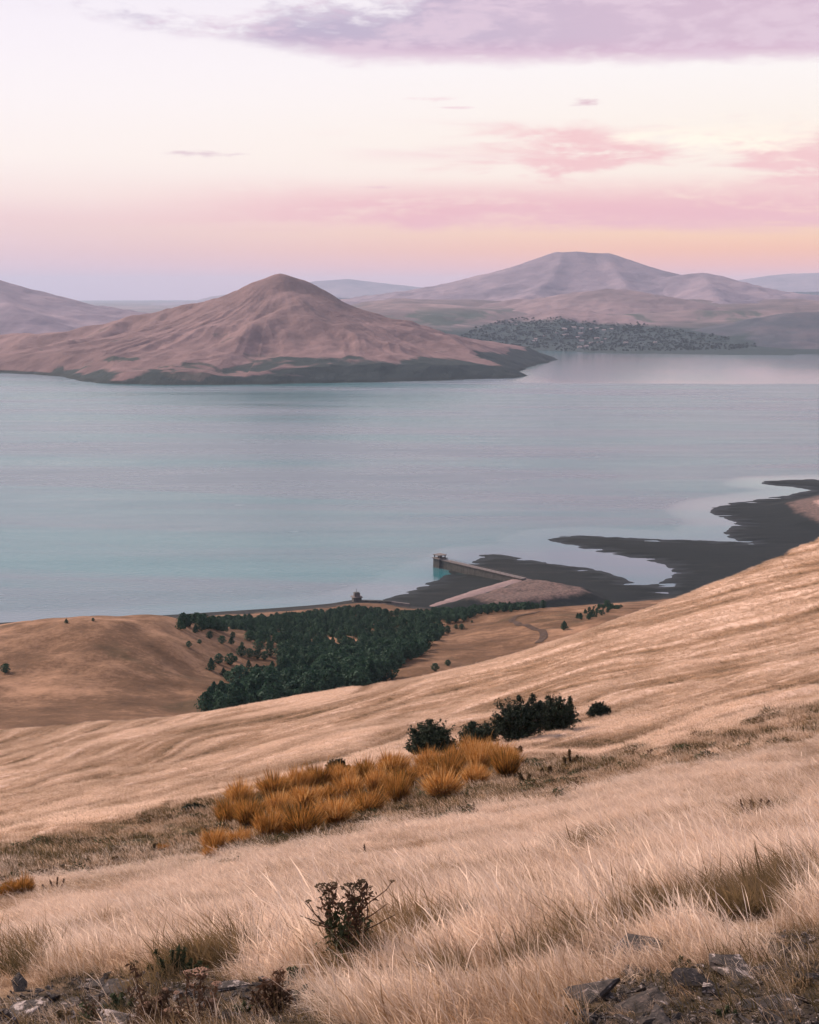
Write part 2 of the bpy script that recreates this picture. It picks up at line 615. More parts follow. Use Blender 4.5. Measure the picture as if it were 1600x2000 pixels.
def polar_patch(d0, d1, nr, a0, a1, nc, fn):
    ds = np.exp(np.linspace(math.log(d0), math.log(d1), nr))
    an = np.linspace(a0, a1, nc)
    X = ds[:, None] * np.sin(an)[None, :]
    Y = ds[:, None] * np.cos(an)[None, :]
    Z = fn(X, Y)
    return np.stack([X, Y, Z], -1)


# ---------------------------------------------------------------- ground materials
def dry_grass_mat(name, c_lo, c_mid, c_hi, s_big, s_small, streak=None, bump_s=0.6, bump_d=0.3, green=None):
    m, t = new_mat(name)
    p = pos(t)
    big = t.noise(p, s_big, 4.0, 0.6)
    sm = t.noise(p, s_small, 6.0, 0.7)
    f = t.m('ADD', t.m('MULTIPLY', big, 0.55), t.m('MULTIPLY', sm, 0.45))
    if streak:
        rot, sc = streak
        q = t.mapping(t.mapping(p, rot=(0, 0, rot)), scale=sc)
        st = t.noise(q, 1.0, 5.0, 0.65, 0.4)
        f = t.m('ADD', t.m('MULTIPLY', f, 0.6), t.m('MULTIPLY', st, 0.4))
    c = t.ramp(f, [(0.34, c_lo), (0.5, c_mid), (0.66, c_hi)])
    if green:
        gcol, gs, lo, hi = green
        c = t.mix(t.step(t.noise(p, gs, 4.0, 0.6, 0.3), lo, hi), c, gcol)
    finish(t, c, 0.95, t.bump(sm, bump_s, bump_d), 0.1)
    return m


M = {}
M['fore_soil'] = dry_grass_mat('turf_soil', (0.045, 0.035, 0.024), (0.13, 0.085, 0.055), (0.26, 0.17, 0.11), 0.5, 7.0, bump_d=0.05)
M['slope'] = dry_grass_mat('slope_grass', (0.30, 0.19, 0.115), (0.46, 0.31, 0.205), (0.60, 0.43, 0.31), 0.02, 1.1,
                           streak=(0.30, (0.012, 0.085, 0.05)), bump_d=0.35)


# ---------------------------------------------------------------- hillside (foreground and long slope), split only by what covers it
def hill_zones(V):
    d = np.hypot(V[..., 0], V[..., 1])
    return d


m, t = new_mat('hillside_ground')
p = pos(t)
s_ = zof(t, p)
dist2 = t.m('SQRT', t.m('ADD', t.m('MULTIPLY', s_[0], s_[0]), t.m('MULTIPLY', s_[1], s_[1])))
gul = attr(t, 'gully')
rocky = attr(t, 'rocky')
sm = t.noise(p, 5.0, 6.0, 0.7)
sm2 = t.noise(p, 0.9, 5.0, 0.7)
bigc = t.noise(p, 0.035, 4.0, 0.6)
st = attr(t, 'streak')
f = t.m('ADD', t.m('ADD', t.m('MULTIPLY', bigc, 0.16), t.m('MULTIPLY', sm2, 0.30)), t.m('MULTIPLY', st, 0.54))
c = t.ramp(f, [(0.28, (0.085, 0.051, 0.026)), (0.47, (0.25, 0.152, 0.092)), (0.66, (0.50, 0.355, 0.275))])
soil = t.ramp(t.m('ADD', t.m('MULTIPLY', sm, 0.6), t.m('MULTIPLY', sm2, 0.4)), [(0.35, (0.018, 0.016, 0.012)), (0.55, (0.055, 0.040, 0.028)), (0.7, (0.15, 0.105, 0.075))])
gcol = t.ramp(sm2, [(0.35, (0.028, 0.026, 0.013)), (0.52, (0.10, 0.07, 0.036)), (0.68, (0.22, 0.145, 0.085))])
c = t.mix(gul, c, gcol)
thatch = t.ramp(t.m('ADD', t.m('MULTIPLY', sm, 0.6), t.m('MULTIPLY', sm2, 0.4)), [(0.35, (0.12, 0.075, 0.04)), (0.55, (0.36, 0.24, 0.155)), (0.7, (0.56, 0.41, 0.30))])
fore = t.mix(rocky, thatch, soil)
c = t.mix(t.step(dist2, 38.0, 52.0), fore, c)
finish(t, c, 0.95, t.bump(sm, 0.7, 0.12), 0.1)
M['hillside'] = m


def gully_mask(X, Y, Z):
    px, py = project(np.stack([X, Y, Z], -1))
    g0 = np.interp(px, [-300, 0, 400, 800, 1100, 1600, 1900], [1850, 1800, 1706, 1620, 1560, 1446, 1377])
    g1 = np.interp(px, [-300, 0, 200, 450, 800, 1000, 1150, 1300, 1600, 1900], [1715, 1655, 1616, 1560, 1494, 1480, 1482, 1446, 1368, 1308])
    dd = np.hypot(X, Y)
    edge = 14 * fbm(px / 70, py / 25, 3, 51)
    thin = 1 - sstep(px, 1080, 1300) * np.clip(0.55 - 0.9 * fbm(px / 60, py / 14, 3, 53), 0, 1)
    return sstep(g0 - py + edge, -6, 14) * sstep(py - g1 + edge, -10, 12) * (dd > 36) * (dd < 125) * thin


def rocky_mask(X, Y, Z):
    px, py = project(np.stack([X, Y, Z], -1))
    e = 34 * fbm(px / 130, py / 50, 3, 61)
    l_top = np.interp(px, [-400, 0, 60, 160, 420, 560, 680, 760, 900], [1955, 1940, 1915, 1900, 1905, 1925, 1990, 2060, 2200])
    r_top = np.interp(px, [1000, 1090, 1130, 1230, 1330, 1480, 1600, 2000], [2300, 2040, 1945, 1905, 1890, 1860, 1815, 1780])
    left_ = sstep(py + e - l_top, -8, 22)
    right_ = sstep(py + e - r_top, -8, 22)
    patch = sstep(1.0 - np.hypot((px - 1225) / 95, (py - 1872) / 22) + e / 120, -0.1, 0.3)
    return np.clip(np.maximum(np.maximum(left_, right_), patch), 0, 1) * (np.hypot(X, Y) < 16)


P = np.concatenate([polar_patch(0.8, 40.0, 200, -0.5, 0.5, 600, near_h), polar_patch(40.4, 108.0, 110, -0.5, 0.5, 600, near_h),
                    polar_patch(108.6, 440.0, 270, -0.5, 0.5, 600, near_h)])
me = np_mesh('hillside', P.reshape(-1, 3), grid_faces(580, 600))
add_attr(me, 'streak', np.clip(0.48 + 0.78 * slope_streak(P[..., 0], P[..., 1]), 0, 1).ravel())
add_attr(me, 'gully', gully_mask(P[..., 0], P[..., 1], P[..., 2]).ravel())
add_attr(me, 'rocky', rocky_mask(P[..., 0], P[..., 1], P[..., 2]).ravel())
hillside = link('hillside', me, M['hillside'])
tag(hillside, 'long dry grass hillside falling from the viewer to the lower left', 'hillside', kind='structure')

# ---------------------------------------------------------------- valley with the knoll
m, t = new_mat('valley_ground')
p = pos(t)
s_ = zof(t, p)
big = t.noise(p, 0.012, 4.0, 0.6, 0.3)
md = t.noise(p, 0.06, 5.0, 0.65)
sm = t.noise(p, 0.45, 5.0, 0.7)
f = t.m('ADD', t.m('ADD', t.m('MULTIPLY', big, 0.5), t.m('MULTIPLY', md, 0.3)), t.m('MULTIPLY', sm, 0.2))
c = t.ramp(f, [(0.38, (0.050, 0.028, 0.015)), (0.5, (0.125, 0.070, 0.040)), (0.62, (0.30, 0.175, 0.108))])
c = t.mix(t.m('MULTIPLY', t.step(t.noise(p, 0.022, 4.0, 0.62, 0.4), 0.55, 0.68), 0.55), c, (0.05, 0.038, 0.02))
mudc = t.ramp(md, [(0.35, (0.012, 0.015, 0.016)), (0.65, (0.03, 0.03, 0.028))])
shore = t.step(t.m('ADD', s_[2], t.m('MULTIPLY', t.m('SUBTRACT', md, 0.5), 5.0)), WATER_Z + 2.2, WATER_Z + 4.2, 1.0, 0.0)
c = t.mix(shore, c, mudc)
finish(t, c, 0.95, t.bump(sm, 0.5, 0.8), 0.1)
M['valley'] = m
P = polar_patch(440.0, 1330.0, 330, -0.5, 0.5, 600, near_h)
valley = link('valley', np_mesh('valley', P.reshape(-1, 3), grid_faces(330, 600)), M['valley'])
tag(valley, 'brown grassy knoll and valley floor running down to the lake', 'valley', kind='structure')


# ================================================================ mud flats and spits bared by the low lake
def poly_sdf(X, Y, poly):
    """signed distance, positive inside"""
    sh = X.shape
    x, y = X.ravel(), Y.ravel()
    best = np.full(x.shape, 1e18)
    ins = np.zeros(x.shape, bool)
    n = len(poly)
    for i in range(n):
        ax, ay = poly[i][:2]; bx, by = poly[(i + 1) % n][:2]
        ex, ey = bx - ax, by - ay
        tt = np.clip(((x - ax) * ex + (y - ay) * ey) / (ex * ex + ey * ey + 1e-9), 0, 1)
        best = np.minimum(best, (x - ax - tt * ex) ** 2 + (y - ay - tt * ey) ** 2)
        cond = ((ay > y) != (by > y)) & (x < (bx - ax) * (y - ay) / (by - ay + 1e-12) + ax)
        ins ^= cond
    r = np.sqrt(best)
    return np.where(ins, r, -r).reshape(sh)


MUD_A = [(735, 1171), (790, 1159), (835, 1139), (868, 1121), (893, 1106), (914, 1101), (934, 1092), (938, 1084), (970, 1082), (1012, 1087), (1060, 1097),
         (1130, 1106), (1190, 1119), (1238, 1136), (1252, 1143), (1285, 1143), (1330, 1160), (1420, 1260), (1000, 1260), (740, 1230)]
MUD_B = [(1068, 1054), (1092, 1047), (1135, 1045), (1250, 1051), (1400, 1056), (1442, 1058), (1520, 1052), (1640, 1050), (1900, 1030), (1900, 1190), (1330, 1190),
         (1262, 1142), (1288, 1139), (1309, 1127), (1312, 1115), (1298, 1103), (1268, 1096), (1215, 1086), (1150, 1074), (1092, 1060)]
MUD_C = [(1436, 1056), (1420, 1046), (1412, 1040), (1440, 1021), (1405, 1010), (1389, 1000), (1387, 993), (1412, 984), (1480, 975), (1540, 967), (1583, 957), (1545, 951),
         (1484, 945), (1492, 940), (1540, 937), (1640, 935), (1900, 925), (1900, 1080), (1500, 1075)]
polys = [np.array([on_level(px, py)[:2] for px, py in pl]) for pl in (MUD_A, MUD_B, MUD_C)]


def mud_sdf(X, Y):
    wob = 4.0 * fbm(X / 42, Y / 42, 3, 71) + 1.0 * fbm(X / 8, Y / 8, 2, 73)
    s = np.maximum(np.maximum(poly_sdf(X, Y, polys[0]), poly_sdf(X, Y, polys[1])), poly_sdf(X, Y, polys[2]))
    return s + wob


LAND_A = np.array([on_level(px, py)[:2] for px, py in [(850, 1190), (905, 1176), (1010, 1143), (1060, 1143), (1110, 1152), (1165, 1160), (1190, 1180), (1000, 1210)]])


def mud_h(X, Y):
    s = mud_sdf(X, Y)
    z = WATER_Z + np.where(s > 0, 0.042 * s / (1 + s / 300.0), 0.05 * s)
    # slick pools in the flat
    z = z + np.where(s > 0, np.exp(-((s - 20) / 16.0) ** 2), 0) * (0.9 * fbm(X / 30, Y / 12, 2, 75) - 0.1)
    z = z + 6.5 * sstep(poly_sdf(X, Y, LAND_A), -4, 22) * (1 + 0.2 * fbm(X / 14, Y / 14, 3, 77))
    sc = poly_sdf(X, Y, polys[2])
    pink = np.array([on_level(px, py)[:2] for px, py in [(1478, 992), (1530, 978), (1600, 962), (1900, 930), (1900, 1046), (1600, 1046), (1530, 1030)]])
    z = z + 17.0 * sstep(poly_sdf(X, Y, pink), -6, 190) + 4 * sstep(poly_sdf(X, Y, pink), 0, 40)
    return z


m, t = new_mat('lake_mud')
p = pos(t)
s_ = zof(t, p)
md = t.noise(p, 0.05, 5.0, 0.65, 0.5)
sm = t.noise(p, 0.35, 5.0, 0.7)
q = t.mapping(p, scale=(0.02, 0.10, 0.05))
st = t.noise(q, 1.0, 5.0, 0.65, 0.6)
mud = t.ramp(t.m('ADD', t.m('MULTIPLY', st, 0.6), t.m('MULTIPLY', sm, 0.4)), [(0.36, (0.005, 0.008, 0.009)), (0.54, (0.008, 0.012, 0.012)), (0.72, (0.030, 0.027, 0.024))])
rel = t.m('ADD', t.m('SUBTRACT', s_[2], WATER_Z), t.m('MULTIPLY', t.m('SUBTRACT', md, 0.5), 7.0))
scrub = t.ramp(sm, [(0.35, (0.055, 0.042, 0.036)), (0.65, (0.17, 0.11, 0.095))])
c = t.mix(t.step(rel, 6.5, 9.5), mud, scrub)
pinkc = t.ramp(t.m('ADD', t.m('MULTIPLY', md, 0.6), t.m('MULTIPLY', sm, 0.4)), [(0.36, (0.30, 0.18, 0.14)), (0.62, (0.50, 0.33, 0.28))])
c = t.mix(t.step(t.m('ADD', t.m('SUBTRACT', s_[2], WATER_Z), t.m('MULTIPLY', t.m('SUBTRACT', sm, 0.5), 3.0)), 11.0, 13.0), c, pinkc)
wet = t.step(t.m('SUBTRACT', s_[2], WATER_Z), 0.05, 0.9)
finish(t, c, t.m('ADD', t.m('MULTIPLY', wet, 0.3), 0.6), t.bump(sm, 0.4, 0.6), 0.12)
M['mud'] = m
gx = np.arange(-60.0, 900.0, 4.0)
gy = np.arange(1080.0, 2080.0, 4.0)
GX, GY = np.meshgrid(gx, gy)
GS = mud_sdf(GX, GY)
GZ = mud_h(GX, GY)
Fq = grid_faces(len(gy), len(gx))
keep = (GS.ravel()[Fq] > -40).any(1)
used, inv = np.unique(Fq[keep].ravel(), return_inverse=True)
V = np.stack([GX, GY, GZ], -1).reshape(-1, 3)[used]
mud = link('mud_flat', np_mesh('mud_flat', V, inv.reshape(-1, 4)), M['mud'])
tag(mud, 'dark bare mud flats and spits reaching into the lake', 'mud flat', kind='structure')

# ---------------------------------------------------------------- lake
m, t = new_mat('lake_water')
p = pos(t)
s_ = zof(t, p)
calm_a = attr(t, 'calm')
q = t.mapping(t.mapping(p, rot=(0, 0, 0.10)), scale=(0.00085, 0.0046, 0.01))
wind = t.noise(q, 1.0, 5.0, 0.6, 0.8)
q2 = t.mapping(t.mapping(p, rot=(0, 0, -0.06)), scale=(0.0032, 0.02, 0.02))
cat = t.noise(q2, 1.0, 4.0, 0.6, 0.5)
ripple = t.noise(t.mapping(p, scale=(0.16, 0.24, 0.2)), 1.0, 3.0, 0.6)
rgh = t.m('ADD', 0.23, t.m('MULTIPLY', t.m('ADD', t.m('SUBTRACT', wind, 0.5), t.m('MULTIPLY', t.m('SUBTRACT', cat, 0.5), 0.5)), 0.46))
calm = t.m('MULTIPLY', calm_a, t.step(t.m('ADD', calm_a, t.m('MULTIPLY', t.m('SUBTRACT', cat, 0.5), 0.5)), 0.3, 0.55))
rgh = t.m('ADD', t.m('MULTIPLY', rgh, t.m('SUBTRACT', 1.0, calm)), t.m('MULTIPLY', calm, 0.10))
deep = t.mix(t.step(wind, 0.36, 0.62), (0.030, 0.124, 0.140), (0.098, 0.132, 0.158))
bst = t.m('MULTIPLY', t.m('SUBTRACT', 1.0, calm), 0.26)
pr = t.node('ShaderNodeBsdfPrincipled')
t.put(pr.inputs['Base Color'], deep)
t.put(pr.inputs['Roughness'], rgh)
pr.inputs['IOR'].default_value = 1.333
pr.inputs['Specular IOR Level'].default_value = 0.5
t.put(pr.inputs['Normal'], t.bump(ripple, bst, 1.6))
o_ = t.node('ShaderNodeOutputMaterial')
t.l.new(pr.outputs[0], o_.inputs[0])
M['water'] = m

gx = np.unique(np.concatenate([np.arange(-9000, -900, 150.0), np.arange(-900, 1500, 20.0), np.arange(1500, 9001, 150.0)]))
gy = np.unique(np.concatenate([np.arange(850, 2300, 20.0), np.arange(2300, 3700, 80.0), np.arange(3700, 6500, 40.0)]))
GX, GY = np.meshgrid(gx, gy)
V = np.stack([GX, GY, np.full_like(GX, WATER_Z)], -1)
me = np_mesh('lake', V.reshape(-1, 3), grid_faces(len(gy), len(gx)))
ms = mud_sdf(GX, GY)
# wind shadow: behind the island's point, and in a thin belt along the flats and in the creek
pxw, pyw = project(V)
lee = sstep(GY + 40 * fbm(GX / 400, GY / 400, 2, 81) + 0.04 * GX, 3930, 3990) * sstep(GX, 150, 420)
belt = 0.85 * sstep(ms, -95, -5)
creek = poly_sdf(GX, GY, np.array([on_level(px, py)[:2] for px, py in [(1040, 1075), (1080, 1056), (1250, 1088), (1330, 1100), (1330, 1145), (1230, 1145), (1120, 1105), (1010, 1088)]]))
near_edge = sstep(np.hypot(GX, GY) - np.interp(np.arctan2(GX, GY), AZ, de), 90, 0) * 0.7
add_attr(me, 'calm', np.maximum.reduce([lee, belt, sstep(creek, -30, 25), near_edge]).ravel())
lake = link('lake', me, M['water'])
tag(lake, 'wide calm blue-grey lake filling the middle of the view', 'lake', kind='structure')


# ================================================================ the far land
def ridge_height(X, Y, ridges, slope, conc=2500.0, k=16.0):
    best = None
    for rd in ridges:
        sl = slope
        h = np.full(X.shape, -1e9)
        for (a, b) in zip(rd[:-1], rd[1:]):
            ex, ey = b[0] - a[0], b[1] - a[1]
            tt = np.clip(((X - a[0]) * ex + (Y - a[1]) * ey) / (ex * ex + ey * ey + 1e-9), 0, 1)
            r = np.hypot(X - a[0] - tt * ex, Y - a[1] - tt * ey)
            h = np.maximum(h, a[2] + tt * (b[2] - a[2]) - sl * (np.sqrt(r * r + 900.0) - 30.0) / (1 + r / conc))
        if best is None:
            best = h
        else:
            e = np.clip(0.5 + 0.5 * (best - h) / k, 0, 1)
            best = h * (1 - e) + best * e + k * e * (1 - e)
    return best


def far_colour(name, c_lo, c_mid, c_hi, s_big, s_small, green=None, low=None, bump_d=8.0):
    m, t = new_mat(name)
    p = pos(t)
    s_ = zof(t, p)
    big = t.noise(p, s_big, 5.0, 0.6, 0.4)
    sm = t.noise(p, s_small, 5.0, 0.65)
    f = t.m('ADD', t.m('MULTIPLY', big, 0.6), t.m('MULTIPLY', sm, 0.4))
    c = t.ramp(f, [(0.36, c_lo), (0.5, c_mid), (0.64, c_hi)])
    if green:
        gcol, gs, lo, hi, zmax = green
        g = t.step(t.noise(t.mapping(p, scale=(1.0, 0.55, 1.0)), gs, 5.0, 0.62, 0.6), lo, hi)
        g = t.m('MULTIPLY', g, t.step(s_[2], zmax, zmax + 60, 1.0, 0.0))
        c = t.mix(g, c, gcol)
    if low:
        lcol, z0, z1, amp = low
        zz = t.m('ADD', s_[2], t.m('MULTIPLY', t.m('SUBTRACT', t.noise(p, s_small * 0.35, 4.0, 0.6, 0.4), 0.5), amp))
        near_ = t.step(s_[1], 7500, 10500, 1.0, 0.0)            # shore woods dark; far plain's pale colour stands in for haze
        c = t.mix(t.m('MULTIPLY', near_, t.step(zz, z0, z1, 1.0, 0.0)), c, lcol)
    c = t.mix(attr(t, 'wood'), c, (0.027, 0.043, 0.044))      # undergrowth where the village trees stand
    finish(t, c, 0.95, t.bump(sm, 0.6, bump_d), 0.1)
    return m


DSH_PX = [(-900, 5000), (700, 5000), (900, 5700), (1040, 6150), (1100, 6120), (1160, 5950), (1280, 5920), (1430, 5880), (1545, 5860), (1556, 6010), (1700, 6020), (3000, 6100)]
DSH_A = np.array([math.atan((a - 800) / F_PX) for a, _ in DSH_PX])
DSH_D = np.array([b for _, b in DSH_PX], float)


def far_h(X, Y):
    d = np.hypot(X, Y)
    a = np.arctan2(X, Y)
    ds = np.interp(a, DSH_A, DSH_D) + 40 * fbm(X / 260, Y / 260, 3, 91)
    r = d - ds
    hilly = sstep(a, -0.14, 0.0)
    z = WATER_Z + np.where(r < 0, 0.04 * r, 0.006 * np.minimum(r, 1500))
    z = np.maximum(z, WATER_Z - 25)
    rise = hilly * sstep(r, 100, 4200) * 165 * (1 - 0.75 * sstep(d, 12500, 19000))
    z = z + rise
    amp = sstep(r, 50, 900) * (0.18 + 0.82 * hilly)
    z = z + amp * (20 * fbm(X / 700, Y / 500, 4, 93) + 26 * hilly * ridged(X / 1900 + 3, Y / 1500, 4, 95) * sstep(r, 400, 2600))
    return z


M['far'] = far_colour('far_plain', (0.07, 0.062, 0.068), (0.13, 0.098, 0.102), (0.25, 0.175, 0.175), 0.0011, 0.006,
                      green=((0.045, 0.060, 0.052), 0.0018, 0.52, 0.60, -130), low=((0.026, 0.042, 0.043), WATER_Z + 62, WATER_Z + 98, 80.0))
P = polar_patch(4700.0, 42000.0, 330, -0.62, 0.62, 700, far_h)
far = link('far_shore', np_mesh('far_shore', P.reshape(-1, 3), grid_faces(330, 700)), M['far'])
tag(far, 'hazy farmland and low hills beyond the lake', 'far shore', kind='structure')

# one sheet under everything, out to the horizon
S = 44000.0
gm = np_mesh('ground', np.array([[-S, -S, -292], [S, -S, -292], [S, S, -292], [-S, S, -292]]), np.array([[0, 1, 2, 3]]))
ground = link('ground', gm, M['far'])
tag(ground, 'low ground reaching out to the hazy horizon', 'ground', kind='structure')


def hill_mesh(name, d0, d1, nr, px0, px1, nc, fn, cut, mat, label):
    P = polar_patch(d0, d1, nr, math.atan((px0 - 800) / F_PX), math.atan((px1 - 800) / F_PX), nc, fn)
    base = cut(P[..., 0], P[..., 1])
    Fq = grid_faces(nr, nc)
    keep = ((P[..., 2] - base).ravel()[Fq] > -18).any(1)
    used, inv = np.unique(Fq[keep].ravel(), return_inverse=True)
    o = link(name, np_mesh(name, P.reshape(-1, 3)[used], inv.reshape(-1, 4)), mat)
    return tag(o, label, name.split('_')[-1], kind='structure')


# ---- the hill standing out into the lake
def R(*pts):
    return [at(*p) for p in pts]


ISL = [
    R((545, 534, 5000), (510, 546, 5000), (470, 562, 5010), (430, 576, 5030), (390, 587, 5060), (330, 598, 5150), (250, 612, 5230), (180, 624, 5320), (60, 638, 5450), (-120, 646, 5600), (-400, 655, 5700)),
    R((545, 534, 5000), (575, 543, 4990), (610, 559, 4970), (660, 582, 4950), (700, 596, 4930), (740, 608, 4900), (790, 618, 4860), (830, 632, 4830), (880, 648, 4800), (930, 664, 4750), (985, 681, 4700), (1030, 695, 4720)),
    R((545, 536, 5000), (556, 566, 4850), (570, 590, 4720), (610, 612, 4600), (690, 640, 4480), (780, 664, 4400), (870, 688, 4340), (960, 712, 4290), (1020, 731, 4245)),
    R((570, 590, 4720), (530, 612, 4600), (470, 640, 4420), (400, 668, 4260), (330, 697, 4120), (270, 722, 4020)),
    R((610, 612, 4600), (640, 648, 4420), (640, 680, 4270), (600, 708, 4120), (540, 730, 3990)),
    R((330, 598, 5150), (300, 625, 4900), (230, 656, 4680), (160, 684, 4500), (110, 706, 4380)),
    R((690, 640, 4480), (740, 680, 4260), (760, 715, 4080)),
    R((250, 612, 5230), (120, 655, 4950), (20, 690, 4720), (-100, 705, 4650)),
    R((985, 681, 4700), (1040, 694, 4900), (1075, 701, 5150)),
    R((830, 632, 4830), (900, 664, 4600), (975, 696, 4480)),
]
ISL_POLY = np.array([on_level(px, py)[:2] for px, py in [(-500, 722), (-200, 724), (0, 728), (60, 731), (118, 735), (146, 742), (185, 748), (300, 752), (450, 752), (600, 749), (750, 746),
            (900, 742), (1000, 738), (1032, 734), (1008, 727), (1040, 716), (1088, 703), (1062, 695), (1020, 689), (1000, 684), (700, 676), (-500, 670)]])


def isl_h(X, Y):
    wx = X + 34 * fbm(X / 420, Y / 420, 3, 101)
    wy = Y + 60 * fbm(X / 420, Y / 420, 3, 103)
    z = ridge_height(wx, wy, ISL, 0.58, 900.0, 9.0)
    s = poly_sdf(X, Y, ISL_POLY) + 14 * fbm(X / 120, Y / 120, 3, 105)
    up = np.clip((z - WATER_Z) / 120.0, 0, 1)
    th = np.arctan2(X - ISL[0][0][0], Y - ISL[0][0][1])
    rr = np.hypot(X - ISL[0][0][0], Y - ISL[0][0][1])
    tw = th + 0.14 * fbm(X / 520, Y / 520, 2, 111)
    gul = 0.62 * ridged(tw * 4.2 + 7, rr / 2600, 1, 113) + 0.38 * ridged(tw * 9.5 + 3, rr / 2200, 1, 115)
    z = z + up * (np.clip(rr / 700.0, 0.05, 1) * 36 * (gul - 0.80) + 9 * fbm(X / 260, Y / 220, 3, 107) - 6 + 3 * fbm(X / 60, Y / 60, 3, 109)) * np.clip(1.3 - (z + 250) / 330, 0.10, 1)
    lo_ = WATER_Z + 0.045 * s
    hi_ = WATER_Z + 0.42 * s
    z = np.where(s > 0, np.clip(z, lo_, np.maximum(hi_, lo_)), WATER_Z + 0.08 * s)
    return z


m, t = new_mat('island_hill_grass')
p = pos(t)
s_ = zof(t, p)
big = t.noise(p, 0.0022, 5.0, 0.6, 0.4)
sm = t.noise(p, 0.012, 6.0, 0.68)
f = t.m('ADD', t.m('MULTIPLY', big, 0.55), t.m('MULTIPLY', sm, 0.45))
c = t.ramp(f, [(0.34, (0.095, 0.060, 0.062)), (0.5, (0.16, 0.102, 0.100)), (0.66, (0.24, 0.155, 0.150))])
g = t.step(t.noise(t.mapping(p, scale=(0.75, 1.0, 1.0)), 0.0055, 4.0, 0.6, 0.7), 0.59, 0.64)
g = t.m('MULTIPLY', g, t.m('MULTIPLY', t.step(s_[2], -170, -90, 1.0, 0.0), t.step(s_[0], -700, -250, 1.0, 0.0)))
c = t.mix(t.m('MULTIPLY', g, 0.9), c, (0.024, 0.038, 0.033))
zz = t.m('ADD', s_[2], t.m('MULTIPLY', t.m('SUBTRACT', t.noise(p, 0.0042, 4.0, 0.55, 0.6), 0.5), 150.0))
eastw = t.step(s_[0], -850, -100, -6.0, 27.0)
c = t.mix(t.step(t.m('SUBTRACT', zz, eastw), WATER_Z + 16, WATER_Z + 27, 1.0, 0.0), c, (0.020, 0.031, 0.031))
c = t.mix(t.step(s_[2], WATER_Z + 5, WATER_Z + 9, 1.0, 0.0), c, (0.016, 0.024, 0.023))
finish(t, c, 0.95, t.bump(t.noise(p, 0.022, 6.0, 0.7), 0.8, 9.0), 0.1)
M['island'] = m
P = polar_patch(3820.0, 6100.0, 400, math.atan(-1150 / F_PX), math.atan(305 / F_PX), 760, isl_h)
isl = link('hill', np_mesh('hill', P.reshape(-1, 3), grid_faces(400, 760)), M['island'])
tag(isl, 'pointed pinkish brown hill standing out into the lake', 'hill', kind='structure')

# ---- mountains and hills on the far side
M['mount'] = far_colour('hazed_mountain_slope', (0.125, 0.105, 0.135), (0.18, 0.145, 0.178), (0.25, 0.19, 0.215), 0.0012, 0.006, bump_d=25.0)  # lilac in the colour stands in for part of the distance haze
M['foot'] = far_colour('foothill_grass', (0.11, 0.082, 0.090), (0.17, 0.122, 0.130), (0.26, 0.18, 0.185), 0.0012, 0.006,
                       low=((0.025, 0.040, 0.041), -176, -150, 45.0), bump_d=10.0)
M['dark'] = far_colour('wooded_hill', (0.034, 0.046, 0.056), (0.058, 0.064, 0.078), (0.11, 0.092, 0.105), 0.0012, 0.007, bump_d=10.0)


def rough(fn, a, s, seed, zc=-250.0, zr=300.0):
    def g(X, Y):
        z = fn(X, Y)
        return z + a * (ridged(X / s, Y / s, 4, seed) * 0.8 - 0.35 + 0.4 * fbm(X / (s * 0.3), Y / (s * 0.3), 3, seed + 5)) * np.clip(1.25 - (z - zc) / zr * 0.75, 0.2, 1)
    return g


def cut_far(X, Y):
    return far_h(X, Y)


T1 = [R((1088, 493, 11500), (1125, 491, 11500), (1160, 494, 11520), (1188, 495, 11520)),
      R((1088, 493, 11500), (1060, 504, 11480), (1020, 521, 11450), (980, 538, 11400), (940, 552, 11350), (890, 560, 11300), (830, 568, 11300), (760, 574, 11400)),
      R((1188, 495, 11520), (1215, 511, 11550), (1245, 529, 11580), (1270, 542, 11600), (1300, 556, 11620)),
      R((1100, 498, 11400), (1080, 540, 10700), (1050, 568, 10100), (1000, 590, 9500)),
      R((1180, 500, 11450), (1210, 540, 10800), (1225, 562, 10300))]
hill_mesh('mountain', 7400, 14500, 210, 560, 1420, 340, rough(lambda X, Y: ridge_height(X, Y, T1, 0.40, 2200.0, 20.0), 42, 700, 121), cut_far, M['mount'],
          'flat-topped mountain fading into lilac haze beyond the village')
T2 = [R((1262, 545, 11000), (1300, 540, 11000), (1340, 536, 10950), (1372, 534, 10950), (1405, 539, 10900), (1435, 548, 10850), (1470, 561, 10750), (1530, 574, 10600), (1640, 582, 10500)),
      R((1372, 534, 10950), (1390, 570, 10000), (1420, 595, 9300))]
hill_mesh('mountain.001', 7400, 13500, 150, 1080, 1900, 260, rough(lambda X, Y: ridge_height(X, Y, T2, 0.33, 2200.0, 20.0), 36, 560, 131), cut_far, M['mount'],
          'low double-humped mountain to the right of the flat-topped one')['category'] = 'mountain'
T3 = [R((1000, 588, 9300), (1060, 582, 9300), (1130, 572, 9250), (1190, 564, 9200), (1230, 567, 9150), (1280, 580, 9050), (1330, 592, 8900), (1420, 608, 8700), (1520, 622, 8500))]
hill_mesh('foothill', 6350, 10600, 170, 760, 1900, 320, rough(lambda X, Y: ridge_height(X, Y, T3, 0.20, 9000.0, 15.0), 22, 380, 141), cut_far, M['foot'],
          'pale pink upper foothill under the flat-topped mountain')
T4 = [R((1000, 622, 7700), (1050, 612, 7750), (1098, 604, 7800), (1150, 608, 7700), (1210, 620, 7550), (1270, 631, 7350), (1330, 643, 7150), (1395, 655, 6900)),
      R((1098, 604, 7800), (1090, 622, 7400), (1110, 640, 7100))]
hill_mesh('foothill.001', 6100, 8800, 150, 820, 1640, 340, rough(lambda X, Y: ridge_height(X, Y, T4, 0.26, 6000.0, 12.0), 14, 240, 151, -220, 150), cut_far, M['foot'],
          'pale pink lower foothill running down to the village')['category'] = 'foothill'
